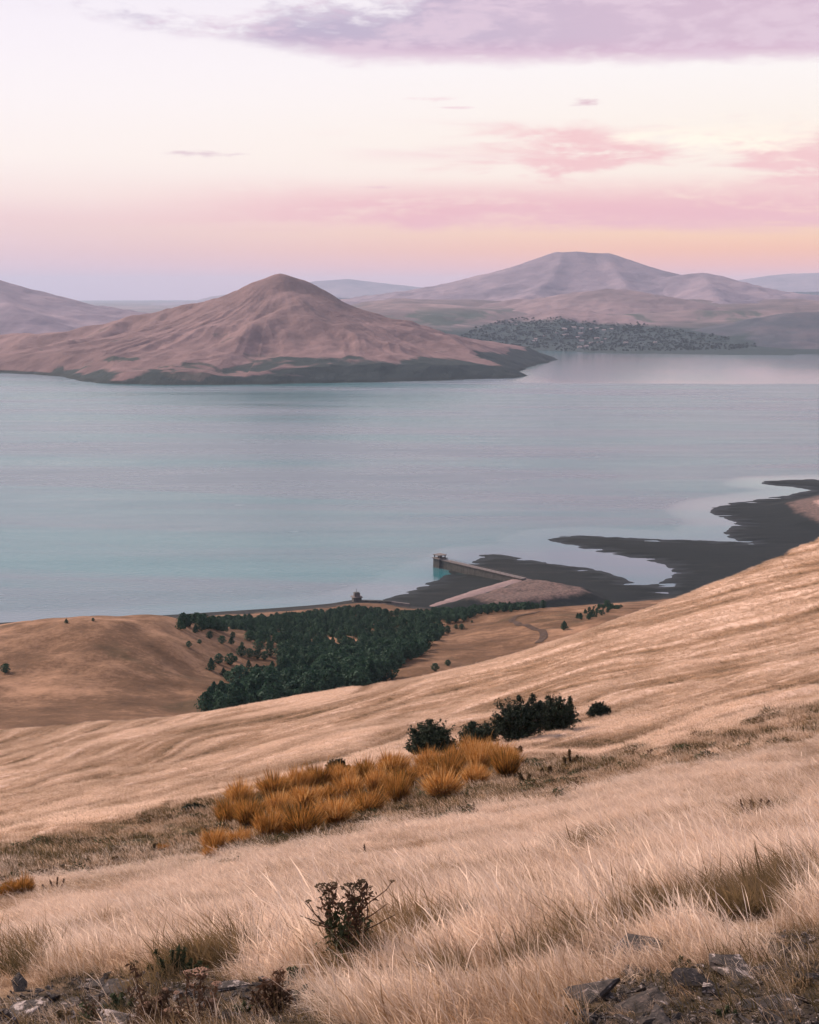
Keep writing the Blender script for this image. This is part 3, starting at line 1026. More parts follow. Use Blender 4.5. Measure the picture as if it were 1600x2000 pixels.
T5 = [R((1380, 645, 7200), (1440, 632, 7250), (1490, 620, 7300), (1545, 611, 7350), (1600, 609, 7400), (1700, 618, 7400), (1900, 640, 7400))]
hill_mesh('hill.001', 6050, 8800, 110, 1200, 2100, 240, rough(lambda X, Y: ridge_height(X, Y, T5, 0.22, 6000.0, 12.0), 10, 300, 161, -220, 150), cut_far, M['dark'],
          'dark wooded hill at the right edge beyond the lake')['category'] = 'hill'
T6 = [R((-260, 520, 8600), (-120, 524, 8600), (-30, 540, 8600), (20, 554, 8550), (60, 568, 8500), (110, 582, 8400), (160, 594, 8300), (230, 606, 8200), (330, 618, 8100)),
      R((-30, 540, 8600), (-10, 580, 7900), (40, 610, 7300)), R((-120, 524, 8600), (-160, 590, 7600))]
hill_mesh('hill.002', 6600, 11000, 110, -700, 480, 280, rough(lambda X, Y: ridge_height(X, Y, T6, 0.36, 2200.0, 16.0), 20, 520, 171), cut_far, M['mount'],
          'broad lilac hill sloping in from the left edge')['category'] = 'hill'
T7 = [R((1350, 566, 28000), (1450, 545, 28000), (1500, 538, 28000), (1540, 534, 28000), (1600, 532, 28000), (1700, 536, 28000), (1900, 545, 28000))]
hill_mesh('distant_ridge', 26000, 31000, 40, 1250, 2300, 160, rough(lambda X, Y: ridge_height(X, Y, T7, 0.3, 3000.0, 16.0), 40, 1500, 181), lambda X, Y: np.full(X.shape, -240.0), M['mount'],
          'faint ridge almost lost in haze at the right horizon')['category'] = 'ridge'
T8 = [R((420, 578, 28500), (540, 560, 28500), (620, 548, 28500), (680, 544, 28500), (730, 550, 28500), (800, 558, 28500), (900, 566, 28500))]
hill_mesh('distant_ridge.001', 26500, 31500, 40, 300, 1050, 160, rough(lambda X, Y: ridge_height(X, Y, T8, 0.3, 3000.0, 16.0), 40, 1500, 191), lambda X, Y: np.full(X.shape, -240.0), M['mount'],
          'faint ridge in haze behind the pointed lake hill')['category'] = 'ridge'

# ---------------------------------------------------------------- haze
m, t = new_mat('haze_air')
pv = t.node('ShaderNodeVolumePrincipled')
pv.inputs['Color'].default_value = (0.66, 0.79, 1.0, 1)
pv.inputs['Density'].default_value = 0.000028
pv.inputs['Anisotropy'].default_value = 0.0
o_ = t.node('ShaderNodeOutputMaterial')
t.l.new(pv.outputs[0], o_.inputs['Volume'])
hb = 45000.0
z0, z1 = -293.5, 445.0
V = np.array([[x, y, z] for z in (z0, z1) for y in (-hb, hb) for x in (-hb, hb)])
haze = link('haze', np_mesh('haze', V, np.array([[0, 2, 3, 1], [4, 5, 7, 6], [0, 1, 5, 4], [2, 6, 7, 3], [0, 4, 6, 2], [1, 3, 7, 5]]), False), m)
tag(haze, 'thin lilac evening haze filling the air over the lake', 'haze', kind='stuff')


# ================================================================ plant builders
def leaf_cloud(pts, nrm, size, rng, aspect=1.6, sag=0.0):
    """one small folded leaf-clump (two triangles sharing an edge) per point"""
    n = len(pts)
    nrm = nrm + rng.normal(0, 0.65, (n, 3))
    nrm /= np.linalg.norm(nrm, axis=1)[:, None]
    a = np.cross(nrm, rng.normal(0, 1, (n, 3)))
    a /= np.linalg.norm(a, axis=1)[:, None]
    b = np.cross(nrm, a)
    s = size * rng.uniform(0.6, 1.35, (n, 1))
    v = np.stack([pts - a * s * aspect, pts + b * s * 0.75 + nrm * s * 0.25, pts + a * s * aspect, pts - b * s * 0.75 + nrm * s * 0.25], 1)
    V = v.reshape(-1, 3)
    i = np.arange(n) * 4
    Fc = np.concatenate([np.stack([i, i + 1, i + 2], 1), np.stack([i, i + 2, i + 3], 1)])
    tint = np.repeat(rng.uniform(0, 1, n), 4)
    return V, Fc, tint


def tube(path, radii, sides=5):
    path = np.asarray(path, float)
    n = len(path)
    V = []
    for i in range(n):
        tg = path[min(i + 1, n - 1)] - path[max(i - 1, 0)]
        tg /= np.linalg.norm(tg) + 1e-9
        u = np.cross(tg, [0.31, 0.91, 0.27]); u /= np.linalg.norm(u) + 1e-9
        v = np.cross(tg, u)
        for k in range(sides):
            an = 2 * np.pi * k / sides
            V.append(path[i] + radii[i] * (np.cos(an) * u + np.sin(an) * v))
    Fc = []
    for i in range(n - 1):
        for k in range(sides):
            a, b = i * sides + k, i * sides + (k + 1) % sides
            Fc.append([a, b, b + sides]); Fc.append([a, b + sides, a + sides])
    return np.array(V), np.array(Fc)


def join(parts):
    Vs, Fs, off = [], [], 0
    for V, Fc in parts:
        Vs.append(V); Fs.append(Fc + off); off += len(V)
    return np.concatenate(Vs), np.concatenate(Fs)


def foliage_mat(name, dark, light, transl=0.25, rough=0.75):
    m, t = new_mat(name)
    f = t.m('ADD', t.m('MULTIPLY', attr(t, 'tint'), 0.5), t.m('MULTIPLY', t.node('ShaderNodeObjectInfo').outputs['Random'], 0.5))
    c = t.mix(f, dark, light)
    finish(t, c, rough, None, 0.15, transl)
    return m


def bark_mat(name, a, b, sc):
    m, t = new_mat(name)
    tcn = t.node('ShaderNodeTexCoord').outputs['Object']
    n = t.noise(t.mapping(tcn, scale=(1, 1, 0.25)), sc, 5.0, 0.65)
    finish(t, t.mix(n, a, b), 0.9, t.bump(n, 0.6, 0.02), 0.1)
    return m


M['tree_leaf'] = foliage_mat('forest_foliage', (0.008, 0.030, 0.020), (0.058, 0.112, 0.068), 0.22)
M['juniper'] = foliage_mat('juniper_foliage', (0.008, 0.015, 0.010), (0.034, 0.048, 0.028), 0.15)
M['bark'] = bark_mat('bark', (0.04, 0.03, 0.024), (0.11, 0.08, 0.06), 9.0)
M['broom'], t = new_mat('orange_broom_twigs')
_f = t.m('ADD', t.m('MULTIPLY', attr(t, 'tint'), 0.7), t.m('MULTIPLY', t.node('ShaderNodeObjectInfo').outputs['Random'], 0.3))
finish(t, t.ramp(_f, [(0.12, (0.075, 0.060, 0.020)), (0.35, (0.26, 0.115, 0.028)), (0.65, (0.52, 0.235, 0.062)), (0.92, (0.64, 0.40, 0.17))]), 0.75, None, 0.15, 0.42)
M['broom_core'] = foliage_mat('broom_base_twigs', (0.045, 0.035, 0.018), (0.15, 0.085, 0.035), 0.1)
M['weed_brown'] = foliage_mat('dead_weed', (0.045, 0.028, 0.018), (0.16, 0.085, 0.050), 0.15)
M['weed_green'] = foliage_mat('green_weed', (0.020, 0.030, 0.014), (0.075, 0.085, 0.040), 0.2)
M['umbel'] = foliage_mat('dry_umbel', (0.045, 0.030, 0.016), (0.13, 0.085, 0.042), 0.1)
M['umbel_pale'] = foliage_mat('bleached_umbel', (0.22, 0.12, 0.075), (0.48, 0.29, 0.20), 0.1)


# ---------------------------------------------------------------- plantation trees
def tree_proto(seed, conic):
    rng = np.random.default_rng(seed)
    n = 560
    hh = 1.0
    t_ = rng.uniform(0, 1, n) ** 0.85
    if conic:
        prof = (1 - t_) ** 0.75 * np.minimum(1, (t_ + 0.03) * 7) * 1.05
    else:
        prof = np.sqrt(np.clip(1 - (2 * np.clip(t_, 0, 1) - 0.86) ** 2 / 1.32, 0, 1)) * np.minimum(1, 0.45 + t_ * 2.2)
    an = rng.uniform(0, 2 * np.pi, n)
    lump = 1 + 0.28 * np.sin(an * 3 + seed + t_ * 7) + 0.18 * np.sin(an * 5 - t_ * 15 + seed)
    r = 0.36 * prof * lump * rng.uniform(0.35, 1.0, n) ** 0.4
    z = 0.09 + 0.91 * t_ + 0.03 * np.sin(an * 4 + seed)
    pts = np.stack([r * np.cos(an), r * np.sin(an), z * hh], 1)
    nrm = np.stack([np.cos(an), np.sin(an), 0.6 * np.ones(n)], 1)
    V, Fc, ti = leaf_cloud(pts, nrm, 0.050, rng, 1.3)
    me = np_mesh('crown', V, Fc, False)
    add_attr(me, 'tint', ti)
    me.materials.append(M['tree_leaf'])
    trunk = [tube([(0, 0, -0.04), (0.01, 0, 0.2), (0.0, 0.01, 0.5), (0, 0, 0.8)], [0.03, 0.024, 0.015, 0.004], 5)]
    for k in range(6):
        a_ = rng.uniform(0, 6.28); z_ = 0.2 + 0.09 * k
        trunk.append(tube([(0, 0, z_), (0.12 * math.cos(a_), 0.12 * math.sin(a_), z_ + 0.06), (0.2 * math.cos(a_), 0.2 * math.sin(a_), z_ + 0.14)], [0.011, 0.007, 0.003], 4))
    V, Fc = join(trunk)
    tm = np_mesh('trunk', V, Fc)
    tm.materials.append(M['bark'])
    return me, tm


TREES = [tree_proto(200 + k, k in (1, 4)) for k in range(6)]


def plant_tree(name, p, h, w_ratio, label, group, cat='tree', kind=None):
    crown, trunk = TREES[kind if kind is not None else random.randrange(6)]
    o = empty(name, p, random.uniform(0, 6.28))
    o.scale = (h * w_ratio, h * w_ratio, h)
    link('trunk', trunk, None, o)
    link('crown', crown, None, o)
    return tag(o, label, cat, group)


FOREST_PX = [
    [(335, 1230), (380, 1218), (450, 1213), (560, 1208), (650, 1198), (700, 1193), (770, 1202), (860, 1203), (940, 1196), (905, 1214), (860, 1224), (800, 1238), (700, 1248), (600, 1244), (520, 1236), (430, 1234), (380, 1232)],
    [(470, 1240), (560, 1243), (700, 1250), (850, 1226), (880, 1232), (842, 1262), (815, 1290), (765, 1312), (640, 1325), (552, 1330), (548, 1290), (556, 1268), (520, 1262)],
    [(395, 1398), (415, 1384), (470, 1362), (520, 1350), (560, 1338), (640, 1326), (700, 1322), (768, 1326), (720, 1346), (640, 1368), (560, 1388), (440, 1402)],
    [(452, 1338), (490, 1328), (548, 1322), (548, 1344), (480, 1350)],
    [(1128, 1208), (1150, 1192), (1200, 1170), (1250, 1158), (1300, 1148), (1300, 1158), (1240, 1178), (1180, 1200), (1150, 1215)],
    [(840, 1197), (960, 1190), (1040, 1181), (1110, 1176), (1112, 1182), (960, 1200), (860, 1206)],
]


def in_poly(px, py, poly):
    ins = np.zeros(px.shape, bool)
    n = len(poly)
    for i in range(n):
        ax, ay = poly[i]; bx, by = poly[(i + 1) % n]
        ins ^= ((ay > py) != (by > py)) & (px < (bx - ax) * (py - ay) / (by - ay + 1e-12) + ax)
    return ins


rng = np.random.default_rng(33)
gx, gy = np.meshgrid(np.arange(-190, 235, 4.9), np.arange(430, 1130, 4.9))
fx = gx.ravel() + rng.uniform(-2.3, 2.3, gx.size)
fy = gy.ravel() + rng.uniform(-2.3, 2.3, gx.size)
fz = near_h(fx, fy)
ppx, ppy = project(np.stack([fx, fy, fz], 1))
ok = np.zeros(fx.shape, bool)
for pl in FOREST_PX:
    ok |= in_poly(ppx, ppy, pl)
ok &= (fz > WATER_Z + 6) & (fbm(fx / 24, fy / 24, 3, 37) > -0.5) & (rng.uniform(0, 1, fx.size) > 0.05)
dd = np.hypot(fx, fy)
# behind the knoll's brow only what can be seen: keep, it stands there anyway
idx = np.where(ok)[0]
idx = idx[np.argsort(dd[idx])]
TH = (4.0 + 4.6 * (1 - sstep(dd, 470, 780))) * rng.uniform(0.6, 1.35, len(fx)) * np.where((ppx > 1120) & (ppx < 1320), 0.5, 1.0)
single, rest = idx[:300], idx[300:]
for i in single:
    plant_tree('plantation_tree', (fx[i], fy[i], fz[i] - 0.2), TH[i], rng.uniform(0.95, 1.3),
               'dark green tree packed among the plantation below the pale slope', 'trees of the near plantation')


def instancer(name, pts, rots, scales, index, tint, protos, kind_label, cat):
    """one 'stuff' object: prototypes scattered over points"""
    me = bpy.data.meshes.new(name)
    me.vertices.add(len(pts))
    me.vertices.foreach_set('co', np.ascontiguousarray(pts, dtype=np.float32).ravel())
    add_attr(me, 'rot', rots, 'FLOAT_VECTOR')
    add_attr(me, 'scl', scales, 'FLOAT_VECTOR')
    add_attr(me, 'pick', index, 'INT')
    add_attr(me, 'patch', tint, 'FLOAT')
    coll = bpy.data.collections.new(name + '_kinds')
    for k, pm in enumerate(protos):
        coll.objects.link(bpy.data.objects.new(f'{name}_kind{k:02d}', pm))
    ng = bpy.data.node_groups.new(name + '_scatter', 'GeometryNodeTree')
    ng.interface.new_socket('Geometry', in_out='INPUT', socket_type='NodeSocketGeometry')
    ng.interface.new_socket('Geometry', in_out='OUTPUT', socket_type='NodeSocketGeometry')
    N, L = ng.nodes, ng.links
    gi, go = N.new('NodeGroupInput'), N.new('NodeGroupOutput')
    ci = N.new('GeometryNodeCollectionInfo')
    ci.inputs['Collection'].default_value = coll
    ci.inputs['Separate Children'].default_value = True
    ci.inputs['Reset Children'].default_value = True

    def na(nm, dt):
        nd = N.new('GeometryNodeInputNamedAttribute')
        nd.data_type = dt
        nd.inputs['Name'].default_value = nm
        return nd.outputs[0]
    ip = N.new('GeometryNodeInstanceOnPoints')
    L.new(gi.outputs[0], ip.inputs['Points'])
    L.new(ci.outputs[0], ip.inputs['Instance'])
    ip.inputs['Pick Instance'].default_value = True
    L.new(na('pick', 'INT'), ip.inputs['Instance Index'])
    er = N.new('FunctionNodeEulerToRotation')
    L.new(na('rot', 'FLOAT_VECTOR'), er.inputs[0])
    L.new(er.outputs[0], ip.inputs['Rotation'])
    L.new(na('scl', 'FLOAT_VECTOR'), ip.inputs['Scale'])
    L.new(ip.outputs[0], go.inputs[0])
    o = link(name, me)
    md = o.modifiers.new('scatter', 'NODES')
    md.node_group = ng
    return tag(o, kind_label, cat, kind='stuff')


def tree_join(k):
    (c, tr) = TREES[k]
    V1 = np.empty(len(c.vertices) * 3, np.float32); c.vertices.foreach_get('co', V1)
    return c


n = len(rest)
P = np.stack([fx[rest], fy[rest], fz[rest] - 0.2], 1)
hh = TH[rest]
ww = hh * rng.uniform(0.95, 1.3, n)
instancer('forest', P, np.stack([np.zeros(n), np.zeros(n), rng.uniform(0, 6.28, n)], 1), np.stack([ww, ww, hh], 1),
          rng.integers(0, 6, n), rng.uniform(0, 1, n), [c for c, _ in TREES], 'dense dark wood on the valley floor by the lake', 'forest')

ORD = ['first', 'second', 'third', 'fourth', 'fifth', 'sixth', 'seventh', 'eighth', 'ninth', 'tenth', 'eleventh', 'twelfth', 'thirteenth',
       'fourteenth', 'fifteenth', 'sixteenth', 'seventeenth', 'eighteenth', 'nineteenth', 'twentieth', 'twenty-first', 'twenty-second',
       'twenty-third', 'twenty-fourth', 'twenty-fifth', 'twenty-sixth', 'twenty-seventh', 'twenty-eighth']
KNOLL = [(369, 1264, 11), (390, 1257, 8), (382, 1236, 15), (410, 1247, 13), (434, 1257, 14), (452, 1258, 13), (455, 1247, 12), (472, 1282, 20), (488, 1284, 16),
         (503, 1287, 17), (517, 1288, 15), (528, 1282, 23), (413, 1310, 23), (428, 1296, 18), (450, 1298, 20), (460, 1291, 9), (486, 1306, 16), (501, 1317, 17),
         (515, 1308, 9), (532, 1308, 16), (437, 1320, 15), (446, 1330, 18), (462, 1333, 21), (507, 1271, 22), (488, 1252, 19), (473, 1262, 8), (545, 1300, 14)]
KNOLL.sort()
for k, (px, py, hp) in enumerate(KNOLL):
    q = near_pt(px, py, 445, 900)
    h = hp * 1.12 * np.hypot(q[0], q[1]) / F_PX / 0.97
    plant_tree('knoll_tree', q - np.array([0, 0, 0.15]), h, random.uniform(1.0, 1.35), f'small dark tree scattered on the brown knoll beside the forest, {ORD[k]} from the left',
               'trees dotted on the knoll', kind=[0, 1, 2, 3, 4, 5][k % 6])
for px, py, hp, lab, d0, d1 in [
    (11, 1314, 16, 'lone dark tree on the brown knoll at the left edge', 445, 700),
    (130, 1217, 8, 'tiny bush on the knoll skyline, left of two', 560, 700), (182, 1213, 6, 'tiny bush on the knoll skyline, right of two', 560, 700),
    (902, 1229, 10, 'round dark bush on the golden rise, larger of a pair', 600, 900), (891, 1228, 8, 'round dark bush on the golden rise, smaller of a pair', 600, 900),
    (922, 1216, 5, 'tiny bush alone on the golden rise', 600, 900), (964, 1166, 10, 'small tree on the pink slope below the embankment crest', 880, 1150),
    (1030, 1162, 6, 'bush at the foot of the pink embankment', 880, 1150), (1081, 1168, 8, 'bush on the scrubby flat right of the embankment', 880, 1150),
    (1112, 1170, 10, 'taller bush on the scrubby flat nearer the creek', 880, 1150), (1102, 1230, 16, 'dark tree half hidden by the crest of the pale slope', 560, 900),
    (850, 1310, 14, 'dark bush just over the crest of the pale slope', 440, 620), (875, 1300, 11, 'second dark bush just over the crest, further right', 440, 620),
    (1186, 1180, 12, 'dark tree in the ravine mouth beyond the golden rise', 700, 1000)]:
    q = near_pt(px, py, d0, d1)
    plant_tree('scattered_tree', q - np.array([0, 0, 0.15]), hp * 1.15 * np.hypot(q[0], q[1]) / F_PX, 1.3, lab, None, 'bush' if 'bush' in lab else 'tree')


# ---------------------------------------------------------------- junipers on the rim of the gully
def juniper(px, py, w_px, h_px, spires, label, seed, cat='juniper'):
    rng = np.random.default_rng(seed)
    q = near_pt(px, py, 70, 135)
    s = np.hypot(q[0], q[1]) / F_PX
    W, H = w_px * s, h_px * s * 1.05
    o = empty('juniper_bush', q - np.array([0, 0, 0.1]))
    wood, pts, nrm = [], [], []
    wood.append(tube([(0, 0, -0.2), (0.03 * W, 0, 0.25 * H), (0, 0.02 * W, 0.55 * H)], [0.05 * W * 0.6, 0.04 * W * 0.6, 0.012 * W], 6))
    nl = int(80 + 50 * w_px / 60)
    for k in range(nl):
        an = rng.uniform(0, 2 * np.pi)
        bz = rng.uniform(0.02, 0.45) * H
        rad = rng.uniform(0.22, 0.55) * W * (1 - 0.35 * bz / H)
        top = bz + rng.uniform(0.06, 0.46) * H * (1.15 - rad / W)
        a = np.array([0, 0, bz]); e = np.array([rad * math.cos(an), rad * math.sin(an) * 0.8, top])
        mid = (a + e) / 2 + np.array([0, 0, -0.02 * H])
        wood.append(tube([a, mid, e], [0.012 * W, 0.009 * W, 0.003 * W], 4))
        m_ = 44
        tt = rng.uniform(0.3, 1.12, m_)
        pp = a + (e - a) * tt[:, None] + rng.normal(0, 0.046 * W, (m_, 3)) * (1.35 - tt)[:, None] + np.array([0, 0, 0.10 * H]) * (tt ** 3)[:, None]
        pts.append(pp)
        nrm.append(np.tile((e - a) / np.linalg.norm(e - a) * 0.6 + np.array([0, 0, 0.5]), (m_, 1)))
    for (sx, sh, sw) in spires:                        # upright leaders, read from the outline
        x0, zt = sx * W, sh * H
        ey = rng.uniform(-0.12, 0.12) * W
        wood.append(tube([(0.4 * x0, 0, 0.1 * H), (0.85 * x0, ey, 0.5 * zt), (x0, ey, zt * 0.98)], [0.02 * W, 0.012 * W, 0.003 * W], 4))
        for tier in range(13):
            f = (tier + 0.5) / 13
            zc = (0.12 + 0.88 * f) * zt
            xc = x0 * (0.45 + 0.55 * min(1, f * 1.4))
            rr = 1.15 * sw * W * (1 - f ** 1.6) ** 0.8 * (0.7 + 0.6 * rng.uniform()) + 0.02 * W
            m_ = int(30 + 56 * (1 - f))
            an = rng.uniform(0, 2 * np.pi, m_)
            lob = 1 + 0.6 * np.sin(an * 2 + tier * 2.3 + seed)
            r_ = rr * lob * rng.uniform(0.3, 1, m_) ** 0.5
            pts.append(np.stack([xc + r_ * np.cos(an), ey + r_ * np.sin(an), zc + r_ * 0.35 + rng.normal(0, 0.022 * H, m_)], 1))
            nrm.append(np.stack([np.cos(an), np.sin(an), 0.8 * np.ones(m_)], 1))
    pts, nrm = np.concatenate(pts), np.concatenate(nrm)
    pts[:, 2] = np.maximum(pts[:, 2], 0.02 * H)
    V, Fc, ti = leaf_cloud(pts, nrm, 0.040 + 0.008 * W, rng, 2.0)
    me = np_mesh('crown', V, Fc, False); add_attr(me, 'tint', ti)
    link('crown', me, M['juniper'], o)
    V, Fc = join(wood)
    link('trunk', np_mesh('trunk', V, Fc), M['bark'], o)
    return tag(o, label, cat, 'junipers on the gully rim')


juniper(843, 1476, 96, 72, [(-0.04, 1.0, 0.22), (0.08, 0.82, 0.24), (-0.22, 0.58, 0.2), (0.26, 0.55, 0.2), (-0.44, 0.22, 0.1), (0.4, 0.36, 0.12)],
        'dark juniper with one off-centre peak, standing just behind the orange shrubs', 301)
juniper(936, 1455, 78, 47, [(-0.15, 0.95, 0.24), (0.22, 0.92, 0.22), (-0.36, 0.55, 0.15), (0.4, 0.8, 0.12), (0.05, 0.7, 0.26)],
        'low round dark juniper between the two taller ones', 302)
juniper(907, 1462, 28, 20, [(0.0, 0.9, 0.3), (-0.3, 0.6, 0.2), (0.3, 0.7, 0.2)], 'smallest dark juniper at the foot of the low round one', 307)
juniper(1014, 1446, 108, 92, [(0.0, 0.98, 0.15), (0.24, 1.0, 0.13), (-0.2, 0.72, 0.16), (-0.36, 0.44, 0.14), (0.38, 0.84, 0.12), (0.1, 0.7, 0.22), (-0.02, 0.5, 0.3)],
        'tallest dark juniper with ragged forked top', 303)
juniper(1083, 1430, 86, 78, [(-0.12, 0.93, 0.15), (0.12, 0.92, 0.13), (0.36, 0.92, 0.07), (-0.32, 0.8, 0.14), (0.42, 0.55, 0.12), (0.05, 0.6, 0.28)],
        'dark spiky juniper grown against the right side of the tallest one', 304)
juniper(1170, 1402, 48, 32, [(0.0, 1.0, 0.2), (-0.28, 0.6, 0.16), (0.3, 0.65, 0.16), (0.1, 0.6, 0.24)], 'small isolated dark juniper, rightmost on the rim', 305)
juniper(660, 1512, 48, 32, [(-0.3, 0.75, 0.10), (0.05, 1.0, 0.11), (0.22, 0.72, 0.12), (-0.1, 0.45, 0.22), (0.35, 0.4, 0.14)], 'small sparse dark juniper peeping over the orange shrubs', 306)
juniper(380, 1622, 46, 22, [(-0.2, 0.9, 0.25), (0.2, 0.8, 0.25), (0.38, 0.5, 0.12)], 'low dark shrub at the left end of the orange thicket', 308, 'shrub')
juniper(1120, 1415, 30, 13, [(-0.2, 0.9, 0.2), (0.25, 0.8, 0.2)], 'creeping dark shrub at the foot of the spiky juniper', 309, 'shrub')


# ---------------------------------------------------------------- orange broom
def broom_proto(seed):
    rng = np.random.default_rng(seed)
    n = 3400
    an = rng.uniform(0, 2 * np.pi, n)
    lean = rng.uniform(0, 1, n) ** 0.6
    L = rng.uniform(0.5, 1.05, n) * (1 - 0.34 * lean ** 2) * (1 + 0.14 * np.sin(an * 3 + seed) + 0.1 * np.sin(an * 5 + 2 * seed))
    r0 = rng.uniform(0.0, 0.22, n)
    st = rng.uniform(0.25, 0.8, n)                     # twigs leave at different heights
    base = np.stack([r0 * np.cos(an), r0 * np.sin(an), np.zeros(n)], 1)
    d = np.stack([0.62 * lean * np.cos(an), 0.62 * lean * np.sin(an), np.ones(n)], 1)
    d[:, 0] -= 0.05
    d += rng.normal(0, 0.13, (n, 3))
    wdt = rng.uniform(0.003, 0.008, n)
    side = np.stack([np.cos(rng.uniform(0, 6.28, n)), np.sin(rng.uniform(0, 6.28, n)), np.zeros(n)], 1)
    p0 = base + d * (st * L)[:, None]
    p1 = base + d * ((st + (1 - st) * 0.6) * L)[:, None]
    p2 = base + d * L[:, None] + np.stack([0.03 * np.cos(an), 0.03 * np.sin(an), np.zeros(n)], 1)
    V = np.stack([p0 - side * wdt[:, None] * 0.6, p0 + side * wdt[:, None] * 0.6, p1 - side * wdt[:, None], p1 + side * wdt[:, None], p2], 1).reshape(-1, 3)
    i = np.arange(n) * 5
    Fc = np.concatenate([np.stack([i, i + 1, i + 3], 1), np.stack([i, i + 3, i + 2], 1), np.stack([i + 2, i + 3, i + 4], 1)])
    me = np_mesh('twigs', V, Fc, False)
    add_attr(me, 'tint', np.repeat(rng.uniform(0, 1, n), 5))
    me.materials.append(M['broom'])
    k = 340
    a2 = rng.uniform(0, 2 * np.pi, k)
    rr = rng.uniform(0, 0.40, k)
    pts = np.stack([rr * np.cos(a2), rr * np.sin(a2), rng.uniform(0.02, 0.55, k)], 1)
    V, Fc, ti = leaf_cloud(pts, np.stack([np.cos(a2), np.sin(a2), np.ones(k)], 1), 0.045, rng, 1.8)
    cm = np_mesh('base', V, Fc, False); add_attr(cm, 'tint', ti)
    cm.materials.append(M['broom_core'])
    return me, cm


BROOM = [broom_proto(400 + k) for k in range(5)]
ROWS = {
    'front': [(423, 1662, 56, 46), (471, 1650, 50, 40), (524, 1636, 60, 46), (586, 1632, 80, 56), (654, 1608, 62, 50), (716, 1590, 70, 56), (777, 1572, 60, 50), (862, 1556, 76, 58), (925, 1532, 58, 46), (985, 1516, 56, 50)],
    'middle': [(446, 1612, 60, 46), (488, 1610, 56, 44), (541, 1596, 60, 46), (597, 1578, 62, 46), (640, 1568, 56, 44), (684, 1558, 56, 46), (732, 1550, 56, 46), (784, 1538, 58, 46), (828, 1526, 50, 40), (880, 1520, 60, 46), (935, 1508, 60, 46), (975, 1498, 60, 46)],
    'back': [(470, 1572, 62, 42), (536, 1556, 62, 44), (578, 1548, 58, 42), (622, 1540, 60, 42), (668, 1532, 58, 42), (716, 1522, 58, 42), (766, 1514, 60, 44), (834, 1506, 50, 46), (890, 1498, 60, 44), (930, 1492, 60, 42), (968, 1486, 56, 40), (998, 1490, 40, 34)],
}
rng = np.random.default_rng(44)


def broom(px, py, w_, h_, label, group, kind):
    q = near_pt(px, py, 42, 112)
    s = np.hypot(q[0], q[1]) / F_PX
    o = empty('broom_shrub', q - np.array([0, 0, 0.05]), rng.uniform(0, 6.28))
    o.scale = (w_ * s / 1.05, w_ * s / 1.05, h_ * s * 1.12)
    link('twigs', BROOM[kind][0], None, o)
    link('base', BROOM[kind][1], None, o)
    return tag(o, label, 'shrub', group)


kk = 0
for row, items in ROWS.items():
    for j, (px, py, w_, h_) in enumerate(items):
        broom(px + rng.uniform(-4, 4), py + 2, w_ * rng.uniform(0.85, 1.2), h_ * rng.uniform(0.75, 1.18), f'orange broom shrub in the {row} row of the thicket, {ORD[j]} from the left', 'orange broom thicket in the gully', kk % 5)
        kk += 1
for px, py, w_, h_, lab in [(16, 1752, 36, 30, 'small orange shrub cut by the left edge of the picture'), (46, 1748, 46, 34, 'small orange shrub beside the one at the left edge'),
                            (318, 1664, 24, 16, 'tiny orange tuft left of the thicket'), (410, 1676, 34, 24, 'faded orange tuft in front of the thicket\'s left end')]:
    broom(px, py, w_, h_, lab, None, kk % 5)
    kk += 1


# ================================================================ works at the water's edge
def concrete(name, a, b, sc):
    m, t = new_mat(name)
    p = pos(t)
    n = t.noise(p, sc, 5.0, 0.65)
    st = t.noise(t.mapping(p, scale=(1.2, 1.2, 0.06)), sc, 4.0, 0.6)
    f = t.m('ADD', t.m('MULTIPLY', n, 0.5), t.m('MULTIPLY', st, 0.5))
    finish(t, t.ramp(f, [(0.35, a), (0.65, b)]), 0.9, t.bump(n, 0.4, 0.2), 0.15)
    return m


M['conc'] = concrete('weathered_concrete', (0.035, 0.038, 0.036), (0.095, 0.090, 0.082), 0.35)
M['conc_pale'] = concrete('pale_concrete', (0.10, 0.088, 0.084), (0.19, 0.16, 0.15), 0.4)
M['metal'] = concrete('dull_steel', (0.06, 0.055, 0.055), (0.14, 0.12, 0.12), 1.5)
M['riprap'] = concrete('pink_riprap', (0.155, 0.108, 0.102), (0.25, 0.178, 0.168), 0.25)


def prism(A0, A1, w0, w1, z0, z1, batter=0.0):
    """wall between two plan points: thickness w at each end, sloping sides, bottom z0, top z1"""
    A0, A1 = np.array(A0[:2]), np.array(A1[:2])
    u = (A1 - A0) / np.linalg.norm(A1 - A0)
    nv = np.array([-u[1], u[0]])
    V = []
    for (P_, w_) in ((A0, w0), (A1, w1)):
        for sgn in (-1, 1):
            V.append([*(P_ + nv * sgn * (w_ / 2 + batter)), z0]); V.append([*(P_ + nv * sgn * w_ / 2), z1])
    V = np.array(V)
    Fc = np.array([[0, 1, 5, 4], [2, 6, 7, 3], [1, 3, 7, 5], [0, 4, 6, 2], [0, 2, 3, 1], [4, 5, 7, 6]])
    return V, Fc


def boxv(c, sx, sy, z0, z1, rz=0.0, taper=1.0):
    ca, sa = math.cos(rz), math.sin(rz)
    V = []
    for z, k in ((z0, 1.0), (z1, taper)):
        for (a, b) in ((-1, -1), (1, -1), (1, 1), (-1, 1)):
            x, y = a * sx / 2 * k, b * sy / 2 * k
            V.append([c[0] + x * ca - y * sa, c[1] + x * sa + y * ca, z])
    return np.array(V), np.array([[3, 2, 1, 0], [4, 5, 6, 7], [0, 1, 5, 4], [1, 2, 6, 5], [2, 3, 7, 6], [3, 0, 4, 7]])


